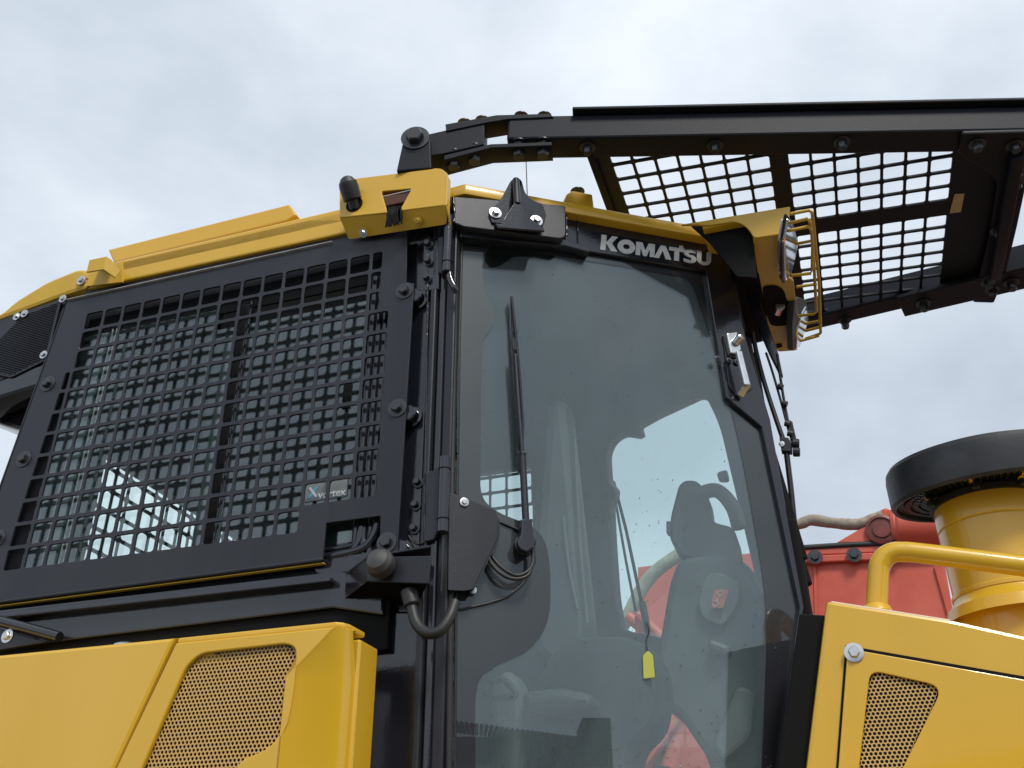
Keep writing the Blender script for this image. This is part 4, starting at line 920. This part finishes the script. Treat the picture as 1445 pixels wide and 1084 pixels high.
# ================================================================ hood, rail and exhaust
H = T(.30)
hood = plate('hood', H, rnd([H.uv(*p) for p in [(1166, 847), (1345, 875), (1800, 975), (1800, 1500), (1085, 1500), (1137, 1084)]], [.012, .0, 0, 0, 0, 0]), YEL, BD, W - .6, px=False, bev=.008)
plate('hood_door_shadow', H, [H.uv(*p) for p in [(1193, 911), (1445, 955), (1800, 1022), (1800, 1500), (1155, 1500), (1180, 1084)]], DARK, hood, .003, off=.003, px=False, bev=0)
hole = rnd([H.uv(*p, .010) for p in [(1228, 946), (1331, 969), (1255, 1122), (1208, 1122)]], [.022, .03, .03, .01], 5)
hdr = plate('hood_door', H, rnd([H.uv(*p, .010) for p in [(1196, 915), (1445, 959), (1800, 1026), (1800, 1500), (1159, 1500), (1183, 1084)]], [.006, 0, 0, 0, 0, 0]), YEL, hood, .006, [hole], off=.010, px=False, bev=.002)
perforated('perforated_sheet', H, hole, .0086, .0033, hood, PEACH, .0035, .0005)
bolt(H.hit(1205, 921, .0105), (0, -1, 0), .0115, STEEL, hood, h=.009, washer=1.7)
cwl = plate('cowl_plate', T(.33), [(1128, 866), (1164, 868), (1168, 850), (1200, 1084), (1140, 1500), (1050, 1500), (1098, 1084)], DARK, BD, .3, bev=.003)
bmx = None
# crest of the hood: pale strip painting in the bright line of its bevel
a, b = H.hit(1172, 846), H.hit(1340, 872)
bar('hood_edge_highlight', a + V((0, .006, -.0045)), b + V((0, .006, -.0045)), .006, .005, mat('bevel_highlight', (.75, .62, .45), .5), hood, bev=.002)
RT = T(.37)
tube('grab_rail', [RT.hit(*p) for p in [(1237, 875), (1238, 840), (1240, 806), (1243, 795), (1250, 785), (1262, 779.5), (1275, 779), (1300, 781), (1445, 799), (1800, 845)]], .0225, YEL, BD, 18)
weld(in_t(604.5, 335, .012), in_t(597, 900, .012), .0022, BLKG, pil)
lathe('rail_weld', RT.hit(1237, 861), (0, 0, 1), [(.022, .012), (.029, .004), (.033, -.006), (.030, -.02)], YEL, BD, 20)
EX = V((1.275, .67, 0)); RE = .126
zq = lambda x, y: T(.67).hit(x, y).z
z_pt = zq(1400, 690); z_bot = 1.9
capb, capt = zq(1250, 716), zq(1249, 668)
ex = lathe('exhaust_stack', (EX.x, EX.y, 0), (0, 0, 1), [(RE, z_bot), (RE, zq(1340, 853)), (RE + .004, zq(1340, 851)), (RE + .004, zq(1340, 846)), (RE, zq(1340, 844)), (RE, zq(1330, 757)), (RE - .003, zq(1330, 755)), (RE, zq(1330, 753)), (RE - .001, zq(1325, 724)), (RE - .012, zq(1325, 722)), (RE - .012, z_bot)], YEL, BD, 64)
lathe('exhaust_base', (EX.x, EX.y, 0), (0, 0, 1), [(RE + .03, zq(1340, 885)), (RE + .022, zq(1340, 868)), (RE + .006, zq(1340, 858)), (RE + .001, zq(1340, 850))], YEL, ex, 48)
lathe('exhaust_collar', (EX.x, EX.y, 0), (0, 0, 1), [(RE - .01, zq(1325, 725)), (RE + .005, zq(1325, 725)), (RE + .006, zq(1325, 717)), (RE + .002, zq(1325, 714)), (RE - .014, zq(1325, 713)), (RE - .022, zq(1325, 711)), (RE - .022, capb + .04)], RUB, ex, 48)
CAX = V((-.02, -.13, 1)).normalized(); CQ = CAX.to_track_quat('Z', 'Y').to_matrix(); CO = V((1.288, EX.y, capb))
cap = lathe('intake_cap', CO, CAX, [(RE - .04, .012), (.222, .006), (.2215, -.006), (.229, -.008), (.234, 0), (.234, capt - .03 - capb), (.231, capt - .012 - capb), (.222, capt - capb), (.19, capt + .010 - capb), (.10, capt + .018 - capb), (0, capt + .020 - capb)], mat('scuffed_black_plastic', (.020, .022, .027), .5, noise_amt=.25, noise_scale=6, bump=.3, bump_scale=40, dust=.22, dust_col=(.16, .16, .17)), BD, 72)
mes = []
for ring, (r_, n_) in enumerate(((.135, 60), (.155, 68), (.175, 76), (.195, 84))):
    for i in range(n_):
        an = 2 * math.pi * i / n_; c = CO + CQ @ V((r_ * math.cos(an), r_ * math.sin(an), .006 - ring * .001))
        mes.append(box_me(c, (CQ @ V((math.cos(an), math.sin(an), 0)), CQ @ V((-math.sin(an), math.cos(an), 0)), CAX), (.007, .002, .004), 0))
merged('cap_fins', mes, BLKG, cap, kind='stuff')
for an in (200, 255, 300):
    c = V((math.cos(rad(an)), math.sin(rad(an)), 0)); bar('cap_strut', V((EX.x, EX.y, zq(1325, 716))) + c * .130, CO + CQ @ V((c.x, c.y, 0)) * .165 + CAX * .01, .016, .004, YELD, cap, bev=.001)
    bar('clamp_lug', V((EX.x, EX.y, zq(1325, 719))) + c * .128, V((EX.x, EX.y, zq(1325, 719))) + c * .146, .02, .018, RUB, cap)

# ---- chassis and tracks (below the frame, so the machine stands on its ground)
box('chassis', (-1.6, .1, .45), (2.6, W - .1, 1.6), YELD, BD, bev=.03)
box('chassis_skirt', (-1.6, -.1, 1.0), (.0, -.05, 1.7), YEL, BD, bev=.01)
for ty in (-.45, W + .02):
    prof = []
    for cx_, a0, a1 in ((2.2, -90, 90), (-1.5, 90, 270)):
        for i in range(13):
            an = rad(a0 + (a1 - a0) * i / 12); prof.append((cx_ + .42 * math.cos(an), .43 + .42 * math.sin(an)))
    pl_ = Pl((0, ty, 0), (1, 0, 0), (0, 0, 1)); plate('track', pl_, prof, RUB, BD, .43, px=False, bev=.02)

# ================================================================ red machine far behind
RM = root_m('red_crane', 'faded red crane with a flat side panel and a wrapped hose, standing behind the bulldozer', 'crane', (4, 5.4, 0))
RT1 = T(5.0)
def rp_(px, off=0): return [RT1.uv(*p, off) for p in px]
body = plate('boom_panel', RT1, rp_([(900, 800), (1130, 771), (1332, 764), (1334, 800), (1352, 900), (1400, 1200), (900, 1200)]), RED, RM, 1.0, px=False, bev=.01)
pa = RT1.hit(1090, 776, .02); pb = RT1.hit(1334, 765, .02); tube('top_hose', [pa, (pa + pb) / 2 + V((0, 0, .01)), pb], .02, RUB, RM, 10)
a, b = RT1.hit(1090, 783, .0), RT1.hit(1334, 772, .0)
bar('panel_flange', a, b, .05, .05, RED, RM, bev=.008); a, b = RT1.hit(1090, 794, .0), RT1.hit(1334, 783, .0); bar('panel_flange', a, b, .08, .05, RED, RM, bev=.008)
bar('panel_weld', RT1.hit(1320, 800, .01), RT1.hit(1350, 905, .01), .02, .02, RED, RM)
for i in range(3): bolt(RT1.hit(1150 + i * 55, 786 - i * 3, .06), (0, -1, 0), .03, DBOLT, RM)
bar('panel_seam', RT1.hit(1150, 800, .008), RT1.hit(1155, 1000, .008), .012, .02, RED, RM)
gus = plate('gusset', RT1, rp_([(1178, 768), (1238, 733), (1252, 730), (1262, 742), (1268, 768)]), RED, RM, .15, off=.02, px=False, bev=.01)
gc = RT1.hit(1244, 748, .03)
lathe('pivot_pin', gc, (0, -1, 0), [(.105, 0), (.105, .02), (.085, .025), (.085, .012), (.06, .012), (.06, .028), (0, .03)], mat('greasy_red', (.16, .03, .02), .4, noise_amt=.5, noise_scale=12), RM, 32)
a, b = RT1.hit(1262, 747, -.05), RT1.hit(1340, 748, -.05); cyl('cylinder_barrel', a, b + (b - a) * 3, .155, RED, RM, 32, .02)
cyl('cylinder_head', RT1.hit(1256, 747, -.05), RT1.hit(1267, 747, -.05), .14, RED, RM, 24, .03)
tube('hydraulic_line', [RT1.hit(1245, 730), RT1.hit(1250, 723), RT1.hit(1262, 726), RT1.hit(1340, 729)], .028, RED, RM, 10)
for i in range(3): cyl('fitting', RT1.hit(1247 + i * 5, 732), RT1.hit(1249 + i * 5, 722), .03, RED, RM, 10)
tw = [RT1.hit(*p, .0) for p in [(1100, 742), (1127, 740), (1145, 734), (1175, 738), (1210, 740), (1232, 733), (1246, 728)]]
pts_ = smooth_path(tw, 10)
tube('wrapped_hose', pts_, .05, CLOTH, RM, 14, smooth=False, rad_fn=lambda f: .040 + .006 * noise.noise(V((f * 9, 0, 0))) + .004 * noise.noise(V((f * 40, 3, 0))))
# parts of it seen through the cab
R2 = T(4.0)
plate('boom_tip', R2, [R2.uv(*p) for p in [(893, 900), (899, 872), (925, 848), (950, 826), (960, 900), (930, 920)]], RED, RM, .3, px=False, bev=.02)
cyl('crane_rail', R2.hit(886, 870, .1), R2.hit(930, 905, .1), .035, RED, RM)
cyl('crane_rail', R2.hit(900, 868, .15), R2.hit(935, 900, .15), .03, RED, RM)
tube('crane_hose', [R2.hit(*p) for p in [(876, 888), (890, 862), (905, 832), (926, 806), (958, 783)]], .042, mat('weathered_hose', (.28, .28, .22), .8, noise_amt=.3, noise_scale=20), RM, 12)
plate('crane_body', R2, [R2.uv(*p) for p in [(880, 1010), (920, 960), (940, 960), (1000, 1040), (1040, 1100), (1040, 1400), (840, 1400)]], RED, RM, .5, px=False, bev=.02)
cyl('crane_rail', R2.hit(945, 1084, .2), R2.hit(962, 1000, .2), .05, RED, RM)
for p in ((930, 1068), (944, 1078)): cyl('fitting', R2.hit(*p, .15), R2.hit(p[0] + 8, p[1] + 12, .15), .05, TAGY if 0 else CLOTH, RM, 12)
plate('crane_brace', R2, [R2.uv(*p, .3) for p in [(900, 1060), (955, 1000), (965, 1010), (905, 1090)]], RED, RM, .2, off=.3, px=False, bev=.02)
box('crane_base', (3, 4.0, .2), (8, 6.5, 2.0), RED, RM, bev=.05)

# ================================================================ shed behind the photographer (mirrored in the door glass)
def refl(x, y):
    d = mray(x, y).normalized(); n = D.n; return D.hit(x, y), d - n * (2 * d.dot(n))
def to_dist(x, y, dist):
    p, r = refl(x, y); p = mw(p); r = RZ @ r
    return p + r * (dist / V((r.x, r.y, 0)).length)
e0, e1_ = to_dist(640, 1018, 14), to_dist(820, 1041, 14)
e2 = to_dist(845, 1021, 14)
SHC = (e0 + e1_) / 2
ux_ = V((e1_.x - e0.x, e1_.y - e0.y, 0)).normalized(); Pn = ux_.cross(V((0, 0, 1)))
if Pn.dot(V((SHC.x, SHC.y, 0))) > 0: Pn = -Pn
hgt = (e0.z + e1_.z) / 2
SB = V((SHC.x, SHC.y, 0))
SH = root('corrugated_shed', 'dark corrugated metal shed standing behind the photographer and mirrored in the door glass', 'shed', SB, math.atan2(ux_.y, ux_.x))
ORG[SH.name] = V((0, 0, 0))
wx1 = (V((e1_.x, e1_.y, 0)) - SB).dot(ux_)
sg = -1 if True else 1
mes = []
Ls = 16
z0_, z1_ = e0.z, e1_.z
yb = -1 if (Matrix.Rotation(SH.rotation_euler.z, 3, 'Z') @ V((0, 1, 0))).dot(V((SHC.x, SHC.y, 0))) < 0 else 1
box('shed_wall', (-Ls, 0 if yb > 0 else -8, 0), (wx1, 8 if yb > 0 else 0, min(z0_, z1_) + .02), SHED, SH, bev=.02)
x = -6.0
while x < wx1:
    zz = z0_ + (z1_ - z0_) * ((x + wx1) / (2 * wx1)) if wx1 else z0_
    mes.append(tube_me([(x, -.03 * yb, min(zz, z0_ + .5) - .02), (x, 4 * yb, min(zz, z0_ + .5) + .55)], .035, 8)); x += .08
merged('corrugated_roof', mes, SHED, SH, kind='stuff')
box('chimney_block', (wx1 - .02, -.5, 0), (wx1 + .42, .5, e2.z), SHED, SH, bev=.02)
for x0 in (-3.0, -1.6): box('shed_door', (x0, (-.03 if yb > 0 else 0), 0), (x0 + 1.2, (0 if yb > 0 else .03), min(z0_, z1_) - .4), SHEDL, SH)
